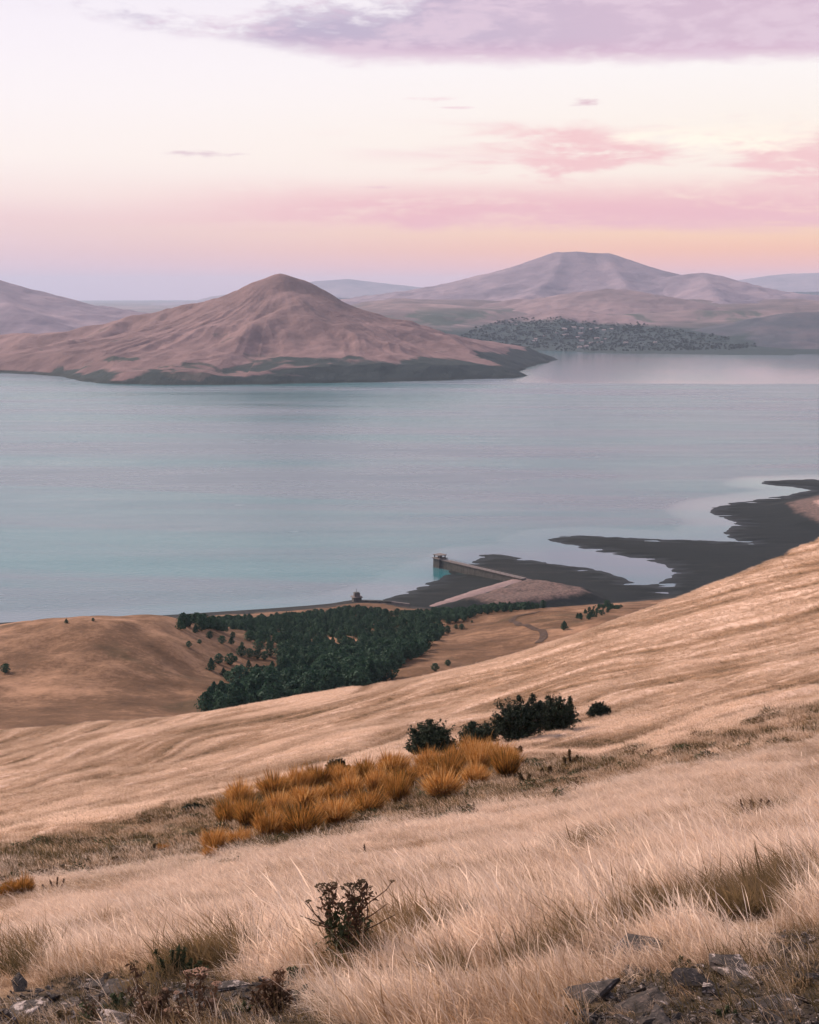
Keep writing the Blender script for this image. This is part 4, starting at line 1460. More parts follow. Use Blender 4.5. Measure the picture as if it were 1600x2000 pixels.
WT = -242.6
a0 = on_level(866, 1094, WT); a1 = on_level(1024, 1131, WT)
root = empty('intake_wall', (a1[0], a1[1], WATER_Z))
root_inv = np.array([a1[0], a1[1], WATER_Z])


def wpart(name, VF, mat, parent, off):
    return link(name, np_mesh(name, VF[0] - off, VF[1], False), mat, parent)


wpart('wall', prism(a0, a1, 5.0, 5.0, WATER_Z - 6, WT, 0.8), M['conc'], root, root_inv)
wpart('walkway', prism(a0, a1, 6.2, 6.2, WT + 0.02, WT + 0.7), M['conc_pale'], root, root_inv)
ud = (a0 - a1)[:2] / np.linalg.norm((a0 - a1)[:2])
pc = a0[:2] + ud * 5.0
ang = math.atan2(ud[1], ud[0])
pier = wpart('pier', boxv(pc, 9, 9, WATER_Z - 8, WT + 0.9, ang, 0.96), M['conc'], root, root_inv)
wpart('deck', boxv(pc, 10.5, 10.5, WT + 0.92, WT + 1.6, ang), M['conc_pale'], root, root_inv)
for (ox, oy) in ((-3.4, -3.4), (3.4, -3.4), (3.4, 3.4), (-3.4, 3.4)):
    c_ = pc + np.array([ox * math.cos(ang) - oy * math.sin(ang), ox * math.sin(ang) + oy * math.cos(ang)])
    wpart('column', boxv(c_, 0.8, 0.8, WT + 1.6, WT + 4.1, ang), M['metal'], root, root_inv)
wpart('canopy_roof', boxv(pc, 9.5, 8.8, WT + 4.12, WT + 4.7, ang), M['conc_pale'], root, root_inv)
wpart('hoist', boxv(pc, 3.6, 2.6, WT + 1.6, WT + 3.8, ang, 0.8), M['metal'], root, root_inv)
# railing posts along the walkway
L_ = np.linalg.norm((a1 - a0)[:2])
nv = np.array([-ud[1], ud[0]])
for side in (-1, 1):
    rail = prism(a0[:2] + nv * side * 2.9, a1[:2] + nv * side * 2.9, 0.12, 0.12, WT + 1.65, WT + 1.8)
    wpart('rail', rail, M['metal'], root, root_inv)
    for k in range(18):
        c_ = a1[:2] + ud * (L_ * (k + 0.5) / 18) + nv * side * 2.9
        wpart('rail_post', boxv(c_, 0.15, 0.15, WT + 0.7, WT + 1.65, ang), M['metal'], root, root_inv)
tag(root, 'long dark concrete wall with a roofed intake pier at its lake end', 'intake wall')

# riprap embankment the wall springs from
CR = [on_level(852, 1182, -248.0), on_level(905, 1166, -246.2), on_level(960, 1148, -244.4), on_level(1020, 1131, WT - 0.6), on_level(1050, 1137, -244.5), on_level(1095, 1147, -247.5)]
cr = np.array(CR)
gx = np.arange(-20, 260, 2.0); gy = np.arange(960, 1290, 2.0)
GX, GY = np.meshgrid(gx, gy)
EZ = ridge_height(GX, GY, [cr], 0.95, 1e6, 2.0) + 12 * 0 + 0.35 * fbm(GX / 6, GY / 6, 3, 201)
EZ = np.minimum(EZ, EZ)
GB = np.maximum(near_h(GX, GY), np.where(mud_sdf(GX, GY) > -40, mud_h(GX, GY), -300))
Fq = grid_faces(len(gy), len(gx))
keep = ((EZ - GB).ravel()[Fq] > -1.2).any(1) & ((EZ.ravel()[Fq]) > -256).any(1)
used, inv = np.unique(Fq[keep].ravel(), return_inverse=True)
emb = link('embankment', np_mesh('embankment', np.stack([GX, GY, EZ], -1).reshape(-1, 3)[used], inv.reshape(-1, 4)), M['riprap'])
tag(emb, 'pale pink stone embankment at the landward end of the long wall', 'embankment', kind='structure')

# small gate tower on the near shore
g0 = on_level(697, 1176, -249.0)
gt = empty('gate_tower', (g0[0], g0[1], WATER_Z))
off = np.array([g0[0], g0[1], WATER_Z])
wpart('tower_base', boxv(g0, 7.0, 7.0, WATER_Z - 4, WATER_Z + 5.2, 0.3, 0.93), M['conc'], gt, off)
wpart('gate_deck', boxv(g0, 8.2, 8.2, WATER_Z + 5.22, WATER_Z + 5.8, 0.3), M['conc_pale'], gt, off)
wpart('gatehouse', boxv(g0, 4.4, 4.0, WATER_Z + 5.82, WATER_Z + 8.6, 0.3), M['metal'], gt, off)
wpart('roof', boxv(g0, 5.0, 4.6, WATER_Z + 8.62, WATER_Z + 9.2, 0.3, 0.7), M['conc'], gt, off)
wpart('mast', boxv(g0 + np.array([-0.4, 0, 0]), 0.3, 0.3, WATER_Z + 9.2, WATER_Z + 12.2, 0.3), M['metal'], gt, off)
tag(gt, 'small concrete gate tower with mast on the near shoreline', 'gate tower')
b0 = on_level(706, 1173.0, -246.5); b1 = on_level(765, 1174.5, -246.5); b2 = on_level(800, 1180, -247)
lw = empty('quay_wall', (b0[0], b0[1], WATER_Z))
off = np.array([b0[0], b0[1], WATER_Z])
wpart('wall', prism(b0, b1, 2.0, 2.0, WATER_Z - 3, -246.3, 0.4), M['conc'], lw, off)
wpart('wing_wall', prism(b1 + (b1 - b0) * 0.004, b2, 2.0, 1.6, WATER_Z - 3, -246.6, 0.4), M['conc_pale'], lw, off)
tag(lw, 'low concrete quay wall running inland from the gate tower', 'quay wall')

# dirt track over the golden rise
trk = [(1052, 1256), (1062, 1243), (1060, 1234), (1040, 1227), (1012, 1219), (1000, 1212), (1010, 1204), (1035, 1199), (1060, 1194)]
tp = np.array([near_pt(px, py, 560, 860) for px, py in trk])
tq = np.linspace(0, len(tp) - 1, 90)
cx = pchip(np.arange(len(tp), dtype=float), tp[:, 0], tq); cy = pchip(np.arange(len(tp), dtype=float), tp[:, 1], tq)
tx, ty = np.gradient(cx), np.gradient(cy)
nl_ = np.hypot(tx, ty)
rows = []
for k in np.linspace(-1.9, 1.9, 7):
    X_, Y_ = cx - ty / nl_ * k, cy + tx / nl_ * k
    rows.append(np.stack([X_, Y_, near_h(X_, Y_) + 0.22], 1))
m, t = new_mat('track_dirt')
p = pos(t)
nz = t.noise(p, 0.5, 5.0, 0.65)
finish(t, t.ramp(nz, [(0.35, (0.035, 0.024, 0.018)), (0.65, (0.09, 0.058, 0.043))]), 0.95, t.bump(nz, 0.5, 0.1), 0.1)
trko = link('track', np_mesh('track', np.stack(rows).reshape(-1, 3), grid_faces(7, 90)), m)
tag(trko, 'dark dirt track bending over the golden rise', 'track', kind='structure')


# ---------------------------------------------------------------- village across the lake
rng = np.random.default_rng(55)


def far_pts(pl, d0=5900.0, d1=9000.0, n=90):
    """where the sight lines through picture places meet the far ground, all at once"""
    v = np.array([ray(px, py) for px, py in pl])
    v = v / np.hypot(v[:, 0], v[:, 1])[:, None]
    ds = np.linspace(d0, d1, n)
    X_, Y_ = v[:, 0:1] * ds, v[:, 1:2] * ds
    hz = far_h(X_, Y_)
    hz = np.maximum(hz, rough(lambda X, Y: ridge_height(X, Y, T4, 0.26, 6000.0, 12.0), 14, 240, 151, -220, 150)(X_, Y_))
    k = np.argmax(v[:, 2:3] * ds <= hz, axis=1)
    i = np.arange(len(v))
    return np.stack([X_[i, k], Y_[i, k], hz[i, k]], 1)


def plaster(name, c, rc):
    m, t = new_mat(name)
    n = t.noise(pos(t), 0.4, 3.0)
    finish(t, t.mix(n, c, tuple(x * 0.8 for x in c)), 0.9)
    return m


M['house'] = plaster('pale_plaster', (0.36, 0.31, 0.31), None)
M['house_roof'] = plaster('grey_roof_sheet', (0.30, 0.24, 0.24), None)


def house_mesh():
    # walls and a pitched roof with eaves; two material slots
    V = [(-1, -.6, -1), (1, -.6, -1), (1, .6, -1), (-1, .6, -1), (-1, -.6, .7), (1, -.6, .7), (1, .6, .7), (-1, .6, .7), (-1, 0, 1.15), (1, 0, 1.15),
         (-1.12, -.72, .62), (1.12, -.72, .62), (1.12, .72, .62), (-1.12, .72, .62), (-1.12, 0, 1.2), (1.12, 0, 1.2)]
    Fc = [(0, 1, 5, 4), (1, 2, 6, 5), (2, 3, 7, 6), (3, 0, 4, 7), (4, 8, 7), (5, 6, 9), (10, 11, 15, 14), (12, 13, 14, 15)]
    me = bpy.data.meshes.new('house'); me.from_pydata(V, [], Fc)
    me.materials.append(M['house']); me.materials.append(M['house_roof'])
    for pgn in me.polygons:
        pgn.material_index = 1 if pgn.index >= 6 else 0
    return me


HM = house_mesh()
HOUSES = []
for (x0, x1, y0, y1, k) in [(1095, 1215, 642, 647, 9), (1085, 1135, 653, 659, 4), (1025, 1090, 660, 670, 7), (1125, 1185, 660, 672, 8), (955, 1015, 627, 638, 3),
                            (1190, 1280, 664, 678, 2), (1130, 1160, 677, 681, 3)]:
    for _ in range(k):
        HOUSES.append((rng.uniform(x0, x1), rng.uniform(y0, y1)))
for q in far_pts(HOUSES):
    o = link('house', HM, None, None, q)
    sc_ = rng.uniform(5.0, 8.5)
    o.location.z += sc_ * 0.35
    o.scale = (sc_ * rng.uniform(0.9, 1.5), sc_, sc_ * 0.62)
    o.rotation_euler = (0, 0, rng.uniform(-0.5, 0.5))
    tag(o, 'tiny pale house among the village trees across the lake', 'house', 'village houses across the lake')
o = link('house', HM, None, None, at(83, 623, 9300) + np.array([0, 0, 0.0]))
o.location.z = float(far_h(np.array(o.location.x), np.array(o.location.y))) + 6
o.scale = (22, 14, 12)
tag(o, 'lone white building shining on the plain left of the lake hill', 'building')

# village trees: a far mass of crowns
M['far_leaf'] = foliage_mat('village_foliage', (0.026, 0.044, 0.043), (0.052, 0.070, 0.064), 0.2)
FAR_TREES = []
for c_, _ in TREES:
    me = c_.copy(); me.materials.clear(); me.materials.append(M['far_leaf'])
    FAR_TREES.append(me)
VT = []
VPOLY = [[(930, 640), (1000, 625), (1090, 622), (1150, 632), (1250, 634), (1330, 648), (1400, 658), (1470, 664), (1480, 682), (1280, 686), (1100, 686), (1040, 680), (980, 676), (900, 660)]]
cx_, cy_ = rng.uniform(900, 1500, 30000), rng.uniform(618, 688, 30000)
ok = in_poly(cx_, cy_, VPOLY[0]) & (vnoise(cx_ / 26.0, cy_ / 7.0, 5) + 0.5 * vnoise(cx_ / 8.0, cy_ / 3.0, 6) > rng.uniform(-0.75, 0.25, 30000))
VT = list(zip(cx_[ok][:2600], cy_[ok][:2600]))
VP = far_pts(VT)
vill = far_pts(VPOLY[0])[:, :2]
for o_ in (far, bpy.data.objects['foothill'], bpy.data.objects['foothill.001'], bpy.data.objects['hill.001']):
    co = np.empty(len(o_.data.vertices) * 3, np.float32)
    o_.data.vertices.foreach_get('co', co)
    co = co.reshape(-1, 3)
    sd = poly_sdf(co[:, 0], co[:, 1], vill) + 70 * fbm(co[:, 0] / 160, co[:, 1] / 160, 3, 99)
    add_attr(o_.data, 'wood', sstep(sd, -40, 70))
n = len(VP)
hh = rng.uniform(3, 9, n)
instancer('village_trees', VP - np.array([0, 0, 1.0]), np.stack([np.zeros(n), np.zeros(n), rng.uniform(0, 6.28, n)], 1), np.stack([hh * 1.9, hh * 1.9, hh], 1),
          rng.integers(0, 6, n), rng.uniform(0, 1, n), FAR_TREES, 'blue-green mass of trees around the village across the lake', 'trees')


# ================================================================ foreground grass
def tuft(seed, n, rad, l0, l1, w0, w1, lean, spread, curl, heads=0.5, segs=3):
    """a clump of blades bent by the wind towards -X, some carrying a narrow seed head"""
    rng = np.random.default_rng(seed)
    an = rng.uniform(0, 2 * np.pi, n)
    r0 = rad * np.sqrt(rng.uniform(0, 1, n))
    base = np.stack([r0 * np.cos(an), r0 * np.sin(an), np.full(n, -0.03)], 1)
    L = rng.uniform(l0, l1, n)
    d0 = np.stack([-lean * 0.5 + rng.normal(0, spread, n), rng.normal(0, spread, n), np.ones(n)], 1)
    d0 /= np.linalg.norm(d0, axis=1)[:, None]
    d1 = np.stack([-lean * 1.3 + rng.normal(0, spread * 1.3, n), rng.normal(0, spread * 1.2, n), 0.85 - curl * rng.uniform(0, 1, n)], 1)
    d1 /= np.linalg.norm(d1, axis=1)[:, None]
    wd = rng.uniform(w0, w1, n)
    ya = rng.uniform(-0.9, 0.9, n)
    side = np.stack([np.cos(ya), np.sin(ya), np.zeros(n)], 1)
    head = rng.uniform(0, 1, n) < heads
    rowsV, tip = [], []
    for k in range(segs + 1):
        s = k / segs
        c = base + d0 * (L * s)[:, None] + (d1 - d0) * (L * s * s * 0.75)[:, None]
        wk = wd * (1 - 0.75 * s)
        wk = np.where(head & (k == segs - 0), wd * 0.2, wk)
        wk = np.where(head & (k == segs - 1), wd * 1.5, wk)
        if k == segs:
            rowsV.append(c[:, None, :])
        else:
            rowsV.append(np.stack([c - side * wk[:, None] / 2, c + side * wk[:, None] / 2], 1))
        tip.append(np.full((n, 1 if k == segs else 2), s))
    V = np.concatenate(rowsV, 1)
    nv = V.shape[1]
    tipv = np.concatenate(tip, 1)
    i = np.arange(n) * nv
    Fc = []
    for k in range(segs - 1):
        a = i + 2 * k
        Fc += [np.stack([a, a + 1, a + 3], 1), np.stack([a, a + 3, a + 2], 1)]
    a = i + 2 * (segs - 1)
    Fc.append(np.stack([a, a + 1, a + 2], 1))
    me = np_mesh('tuft', V.reshape(-1, 3), np.concatenate(Fc), False)
    add_attr(me, 'along', tipv.ravel())
    add_attr(me, 'tint', np.repeat(rng.uniform(0, 1, n), nv))
    return me


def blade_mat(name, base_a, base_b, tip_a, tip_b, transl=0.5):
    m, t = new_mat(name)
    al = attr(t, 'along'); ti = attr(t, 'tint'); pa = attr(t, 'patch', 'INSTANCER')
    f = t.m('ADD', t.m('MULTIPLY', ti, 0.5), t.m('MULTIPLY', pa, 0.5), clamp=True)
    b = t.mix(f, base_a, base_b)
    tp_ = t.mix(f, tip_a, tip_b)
    c = t.mix(t.step(al, 0.0, 0.6), b, tp_)  # blade foot's dark colour holds the shade between blades; seed tips are pale
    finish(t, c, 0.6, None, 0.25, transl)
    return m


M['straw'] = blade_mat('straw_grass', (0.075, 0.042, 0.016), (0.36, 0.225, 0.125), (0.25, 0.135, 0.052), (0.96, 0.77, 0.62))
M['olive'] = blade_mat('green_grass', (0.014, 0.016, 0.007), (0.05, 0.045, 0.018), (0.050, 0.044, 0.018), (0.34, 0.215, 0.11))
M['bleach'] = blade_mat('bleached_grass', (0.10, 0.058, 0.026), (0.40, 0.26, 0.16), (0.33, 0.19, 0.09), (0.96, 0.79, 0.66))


def with_mat(meshes, mat):
    for me in meshes:
        me.materials.append(mat)
    return meshes


straw = with_mat([tuft(500 + k, 42, 0.13 + 0.02 * (k % 3), 0.10, 0.31, 0.0022, 0.0046, 0.25 + 0.08 * k, 0.28, 0.45, 0.55) for k in range(6)], M['straw'])
bleach = with_mat([tuft(520 + k, 36, 0.11, 0.08, 0.33, 0.0022, 0.0042, 0.5 + 0.25 * k, 0.5, 0.9, 0.25) for k in range(4)], M['bleach'])
stalk = with_mat([tuft(530 + k, 7, 0.10, 0.32, 0.52, 0.0024, 0.0042, 0.30 + 0.12 * k, 0.18, 0.5, 0.9, 4) for k in range(3)], M['bleach'])
olive = with_mat([tuft(540 + k, 30, 0.15, 0.16, 0.38, 0.0036, 0.0065, 0.35, 0.34, 0.5, 0.1) for k in range(4)], M['olive'])
farst = with_mat([tuft(560 + k, 44, 0.62, 0.16, 0.42, 0.014, 0.028, 0.55, 0.28, 0.4, 0.3, 2) for k in range(5)], M['straw'])
faro = with_mat([tuft(580 + k, 44, 0.55, 0.16, 0.40, 0.018, 0.032, 0.30, 0.34, 0.4, 0.0, 2) for k in range(3)], M['olive'])

GA = 0.335


def scatter(d0, d1, n, power, seed):
    rng = np.random.default_rng(seed)
    u = rng.uniform(0, 1, n)
    e = 2.0 - power                                    # density falls with distance as d^-power
    d = (d0 ** e + u * (d1 ** e - d0 ** e)) ** (1 / e)
    a = rng.uniform(-GA, GA, n)
    x, y = d * np.sin(a), d * np.cos(a)
    return x, y, near_h(x, y), d, rng


def hollow(px, py, cx, cy, rx, ry, tilt=-0.28):
    u, v = px - cx, py - cy
    c, s = math.cos(tilt), math.sin(tilt)
    return 1 - sstep(np.hypot((u * c + v * s) / rx, (-u * s + v * c) / ry), 0.55, 1.15)


def green_mask(px, py):  # greener grass, its dark colour also holding the shade of the hollows
    g = np.zeros(px.shape)
    for a in [(1490, 1768, 130, 32), (1290, 1800, 100, 17), (850, 1832, 100, 17), (690, 1885, 80, 24), (440, 1880, 80, 17), (1010, 1890, 80, 12), (350, 1900, 80, 24), (60, 1892, 70, 8), (1130, 1838, 60, 10), (1250, 1708, 45, 7), (880, 1910, 60, 12), (1180, 1660, 70, 7), (1500, 1600, 70, 6)]:
        g = np.maximum(g, hollow(px, py, *a))
    return g


x, y, z, d, rng = scatter(7.0, 56.0, 125000, 0.75, 601)
px, py = project(np.stack([x, y, z], 1))
rk = rocky_mask(x, y, z)
gm_ = gully_mask(x, y, z)
pn = fbm(x / 1.9 + 0.15 * y, y / 1.7, 4, 611)
pf = fbm(x / 0.42, y / 0.42, 2, 615)
pw = fbm((x + 0.35 * y) / 7.0, (y - 0.2 * x) / 3.2, 3, 613)
gr = green_mask(px, py) + 0.25 * pn
is_g = (gr > rng.uniform(0.22, 0.55, len(x))) | ((rk > 0.4) & (rng.uniform(0, 1, len(x)) < 0.62))
keep = rng.uniform(0, 1, len(x)) > np.clip(rk * 0.70 + gm_ * 0.55, 0, 0.97)
keep &= rng.uniform(0, 1, len(x)) < np.clip(0.78 + 0.55 * pn + 0.75 * pf * np.clip(1.6 - d / 28, 0.25, 1), 0.10, 1)
near_b = (py > 1840 + 60 * pn) & (rng.uniform(0, 1, len(x)) < 0.6)
pick = np.where(is_g, 13 + rng.integers(0, 4, len(x)), np.where(near_b, 6 + rng.integers(0, 4, len(x)), rng.integers(0, 6, len(x))))
pick = np.where(~is_g & (rng.uniform(0, 1, len(x)) < 0.08), 10 + rng.integers(0, 3, len(x)), pick)
patch = np.clip(0.70 + 1.05 * pw + 0.60 * pn + 0.45 * pf + rng.normal(0, 0.20, len(x)) - 0.28 * sstep(py, 1690, 1800), 0, 1)
sc_ = np.clip(np.exp(rng.normal(-0.08, 0.30, len(x))), 0.4, 1.6) * np.clip(1.0 + 0.42 * pn + 0.35 * pf, 0.45, 1.5) * np.where(rk > 0.4, rng.uniform(0.2, 0.7, len(x)), 1.0) * np.where(py > 1850, 0.85, 1.0)
sc_ = sc_ * (1 - 0.30 * sstep(d, 16, 38))
wide = 1.0 + 0.034 * np.clip(d - 10, 0, 50)
rot = np.stack([rng.normal(0, 0.07, len(x)), rng.normal(0, 0.07, len(x)), rng.normal(0.0, 0.55, len(x))], 1)
# little grows right in front of the tall weeds and in the dark green hollows
clear = hollow(px, py, 690, 1895, 80, 34, 0.0)
keep &= ~((clear > 0.4) & (rng.uniform(0, 1, len(x)) < 0.85))
sc_ = sc_ * np.where((green_mask(px, py - 26) > 0.45) & ~is_g, 0.6, 1.0)
patch = np.where((pick >= 10) & (pick < 13), np.clip(patch + 0.35, 0.55, 1), patch)
k_ = keep
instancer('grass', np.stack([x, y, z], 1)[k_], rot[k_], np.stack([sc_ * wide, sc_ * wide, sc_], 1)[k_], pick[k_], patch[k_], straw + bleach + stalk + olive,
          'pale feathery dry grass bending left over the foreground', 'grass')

# gully turf and the long slope
x, y, z, d, rng = scatter(50.0, 345.0, 150000, 0.95, 621)
gm_ = gully_mask(x, y, z)
pn = slope_streak(x, y)
pb = fbm(x / 14, y / 14, 3, 625)
is_g = (gm_ * (0.62 + 0.5 * pb) > rng.uniform(0.2, 1.0, len(x))) | ((pn + 0.3 * pb < -0.40) & (rng.uniform(0, 1, len(x)) < 0.5))
pick = np.where(is_g, 5 + rng.integers(0, 3, len(x)), rng.integers(0, 5, len(x)))
patch = np.clip(0.46 + 1.45 * pn + 0.28 * pb - 0.55 * gm_ + rng.normal(0, 0.12, len(x)), 0, 1)
keep = rng.uniform(0, 1, len(x)) < np.clip(0.66 + 0.55 * pn, 0.18, 1)
sc_ = rng.uniform(0.6, 1.1, len(x)) * np.where(gm_ > 0.5, 1.05, 0.8) * np.clip(1 + 0.3 * pb, 0.6, 1.4)
wide = 0.9 + 0.0035 * np.clip(d - 60, 0, 300)
rot = np.stack([rng.normal(0, 0.08, len(x)), rng.normal(0, 0.08, len(x)), rng.normal(0.0, 0.4, len(x))], 1)
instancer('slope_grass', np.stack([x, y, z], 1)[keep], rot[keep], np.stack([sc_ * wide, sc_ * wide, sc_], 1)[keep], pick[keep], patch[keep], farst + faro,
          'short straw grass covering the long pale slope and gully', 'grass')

# ================================================================ weeds and dead stalks
def stem_tube(p0, p1, bend, r0, r1, rng, n=5):
    p0, p1 = np.array(p0, float), np.array(p1, float)
    t_ = np.linspace(0, 1, n)[:, None]
    path = p0 + (p1 - p0) * t_ + np.array(bend) * (t_ * (1 - t_) * 4)
    path[1:-1] += rng.normal(0, 0.004, (n - 2, 3))
    return tube(path, np.linspace(r0, r1, n), 5), path


def umbel(c, r, rng, n=46):
    """flat-topped head: rays and a disc of small florets"""
    parts = []
    for k in range(7):
        an = rng.uniform(0, 6.28); rr = r * rng.uniform(0.4, 0.9)
        parts.append(tube([c - np.array([0, 0, r * 0.8]), c + np.array([rr * math.cos(an), rr * math.sin(an), -0.06 * r])], [0.0016, 0.0011], 3))
    an = rng.uniform(0, 6.28, n); rr = r * np.sqrt(rng.uniform(0, 1, n))
    octv = np.array([[1, 0, 0], [-1, 0, 0], [0, 1, 0], [0, -1, 0], [0, 0, 1], [0, 0, -1]], float)
    octf = np.array([[0, 2, 4], [2, 1, 4], [1, 3, 4], [3, 0, 4], [2, 0, 5], [1, 2, 5], [3, 1, 5], [0, 3, 5]])
    for a, q in zip(an, rr):
        s = r * rng.uniform(0.12, 0.22)
        cc = c + np.array([q * math.cos(a), q * math.sin(a), 0.22 * r * (1 - (q / r) ** 2) + rng.normal(0, 0.05 * r)])
        parts.append((octv * s * np.array([1, 1, 0.7]) + cc, octf))
    return join(parts)


def set_tint(me, rng):
    add_attr(me, 'tint', rng.uniform(0, 1, len(me.vertices)))
    return me


def yarrow(px, py, stems, label, seed, s_mul=1.0, pale=False, leaf=1.0, d0=7.2, d1=16):
    """stems: (dx, height, head radius px, leafy) in picture pixels about the foot"""
    rng = np.random.default_rng(seed)
    q = near_pt(px, py, d0, d1)
    s = np.linalg.norm(q) / F_PX * s_mul
    o = empty('yarrow_plant', q - np.array([0, 0, 0.015]))
    for (dx, hh, hr, leafy, fx0, fh0) in stems:
        dep = rng.normal(0, 0.055)
        p0 = np.array([fx0 * s, dep * 0.4, fh0 * s]); p1 = np.array([dx * s, dep, hh * s])
        tb, path = stem_tube(p0, p1, (rng.normal(0, 0.02), rng.normal(0, 0.02), 0.0 if leafy else -0.012), 0.0056 if leafy else 0.0058, 0.0030 if leafy else 0.0034, rng)
        parts = [tb]
        st_o = None
        if leafy:
            for k in range(int(9 * leafy)):                       # short side twigs
                f = rng.uniform(0.3, 0.95)
                b0 = p0 + (p1 - p0) * f
                an = rng.uniform(0, 6.28)
                l_ = rng.uniform(8, 24) * s
                parts.append(tube([b0, b0 + np.array([math.cos(an) * l_ * 0.6, math.sin(an) * l_ * 0.6, l_])], [0.0022, 0.0012], 3))
        V, Fc = join(parts)
        st_o = link('stem', set_tint(np_mesh('stem', V, Fc), rng), M['weed_brown'], o)
        if leafy:
            n = int(95 * leafy * leaf)
            tt = rng.uniform(0.0, 0.97, n) ** 1.15
            pp = p0 + (p1 - p0) * tt[:, None] + rng.normal(0, 1, (n, 3)) * np.array([11, 11, 6]) * s * (1.15 - 0.7 * tt)[:, None]
            pp[:, 2] = np.maximum(pp[:, 2], 0.01)
            V, Fc, ti = leaf_cloud(pp, rng.normal(0, 1, (n, 3)), 3.1 * s, rng, 2.2)
            me = np_mesh('leaves', V, Fc, False); add_attr(me, 'tint', ti)
            link('leaves', me, M['weed_brown'] if rng.uniform() < 0.55 or pale else M['weed_green'], st_o)
        if hr > 0:
            V, Fc = umbel(p1 + np.array([0, 0, 0.003]), hr * s, rng)
            link('flower_head', set_tint(np_mesh('flower_head', V, Fc, False), rng), M['umbel_pale'] if pale else M['umbel'], st_o)
    return tag(o, label, 'plant')


yarrow(684, 1874, [(-46, 132, 14, 1, -10, 0), (-28, 138, 8, 0.6, -46 * 0.7, 90), (2, 136, 17, 1, 0, 0), (20, 143, 9, 0.8, 12, 30), (-4, 108, 15, 1, -4, 0), (-72, 106, 6, 0, -34, 62), (-76, 102, 0, 0, -34, 50),
                   (73, 150, 5, 0, 22, 98), (64, 108, 0, 0, 16, 74), (78, 90, 0, 0, 24, 58), (-88, 72, 0, 0, -30, 56), (-70, 78, 0, 0, -32, 60), (36, 140, 4, 0.3, 18, 100), (-20, 96, 8, 0.9, -12, 0), (14, 112, 5, 0.9, 10, 0),
                   (-34, 84, 0, 0.8, -22, 0), (26, 70, 0, 0.7, 20, 0), (-14, 60, 0, 0.9, -8, 0)],
       'tall dead yarrow with dark flat heads and bare side stalks, in the foreground grass', 701, s_mul=1.08, leaf=1.35)
yarrow(398, 2010, [(0, 122, 16, 1, -2, 0), (-30, 106, 8, 0.5, -14, 10), (24, 88, 9, 0.6, 10, 20), (22, 70, 7, 0.4, 12, 10), (-42, 92, 6, 0.4, -30, 0)],
       'faded yarrow with a pale pinkish flat head by the left stones', 702, pale=True, d0=6.0)
yarrow(284, 2010, [(-18, 128, 8, 0.8, 2, 0), (6, 70, 0, 0.8, 0, 0), (-8, 50, 0, 0.9, -8, 0)], 'thin dark yarrow with one small head among the left stones', 703, d0=6.0)
yarrow(300, 2012, [(10, 66, 8, 1, 0, 0), (34, 60, 8, 1, 12, 0), (-10, 54, 6, 1, -8, 0), (50, 48, 6, 1, 26, 0), (22, 80, 5, 1, 12, 0)], 'bushy reddish brown weed at the bottom edge left of centre', 704, pale=True, d0=6.0, leaf=1.4)
yarrow(530, 1985, [(-12, 70, 5, 1, -4, 0), (14, 78, 4, 1, 4, 0), (30, 52, 4, 1, 12, 0), (-32, 50, 0, 1, -14, 0), (4, 56, 4, 1, 0, 0)], 'bushy rust brown weed beside the grass at the bottom', 705, pale=True, leaf=1.4, d0=6.5)
yarrow(180, 2006, [(4, 52, 4, 0.8, 0, 0), (-12, 44, 0, 0.8, -6, 0)], 'small dark weed among the stones in the lower left', 706, d0=6.0)


def spiky(px, py, stems, label, seed, mat, d0, d1, name='leafy_weed', lw=3.0):
    rng = np.random.default_rng(seed)
    q = near_pt(px, py, d0, d1)
    s = np.linalg.norm(q) / F_PX
    o = empty(name, q - np.array([0, 0, 0.02]))
    for dx, hh, fat in stems:
        p0 = np.array([dx * 0.55 * s, rng.normal(0, 6 * s), 0]); p1 = np.array([dx * s, p0[1] + rng.normal(0, 5 * s), hh * s])
        (V, Fc), _ = stem_tube(p0, p1, (rng.normal(0, 2 * s), 0, 0), 1.1 * s, 0.45 * s, rng)
        so = link('stem', set_tint(np_mesh('stem', V, Fc), rng), mat, o)
        n = int(34 + hh * 1.3)
        tt = rng.uniform(0.03, 1.02, n)
        sp = fat * (1.1 - 0.75 * tt)
        an = rng.uniform(0, 6.28, n)
        pp = p0 + (p1 - p0) * tt[:, None] + np.stack([np.cos(an), np.sin(an), np.full(n, 0.5)], 1) * (sp * s)[:, None] * rng.uniform(0.2, 1, (n, 1))
        V, Fc, ti = leaf_cloud(pp, np.stack([np.cos(an), np.sin(an), np.ones(n)], 1), lw * s, rng, 1.9)
        me = np_mesh('leaves', V, Fc, False); add_attr(me, 'tint', ti)
        link('leaves', me, mat, so)
    return tag(o, label, 'weed')


spiky(345, 1908, [(-40, 46, 7), (-24, 40, 8), (-8, 52, 7), (4, 60, 5), (14, 56, 5), (28, 40, 8), (44, 34, 8), (58, 28, 9), (-52, 22, 8), (16, 26, 10)],
      'dark green bushy weed with thin spikes above the left stones', 721, M['weed_green'], 8, 16)
spiky(914, 1822, [(0, 54, 8), (-14, 34, 7), (12, 38, 8)], 'dark green spire-like weed in the middle of the grass', 722, M['weed_green'], 9, 20)
spiky(868, 1828, [(0, 34, 7), (-16, 28, 7), (12, 24, 7), (-30, 20, 7)], 'low dark weed patch just left of the green spire', 723, M['weed_green'], 9, 20)
spiky(578, 1912, [(0, 32, 9), (-12, 24, 8), (14, 26, 8)], 'small dark green weed left of the tall yarrow\'s foot', 724, M['weed_green'], 8, 16)
spiky(30, 1902, [(-20, 16, 6), (0, 18, 6), (22, 16, 6), (44, 14, 6)], 'low green weed strip at the left edge under the pale grass', 725, M['weed_green'], 8, 18)
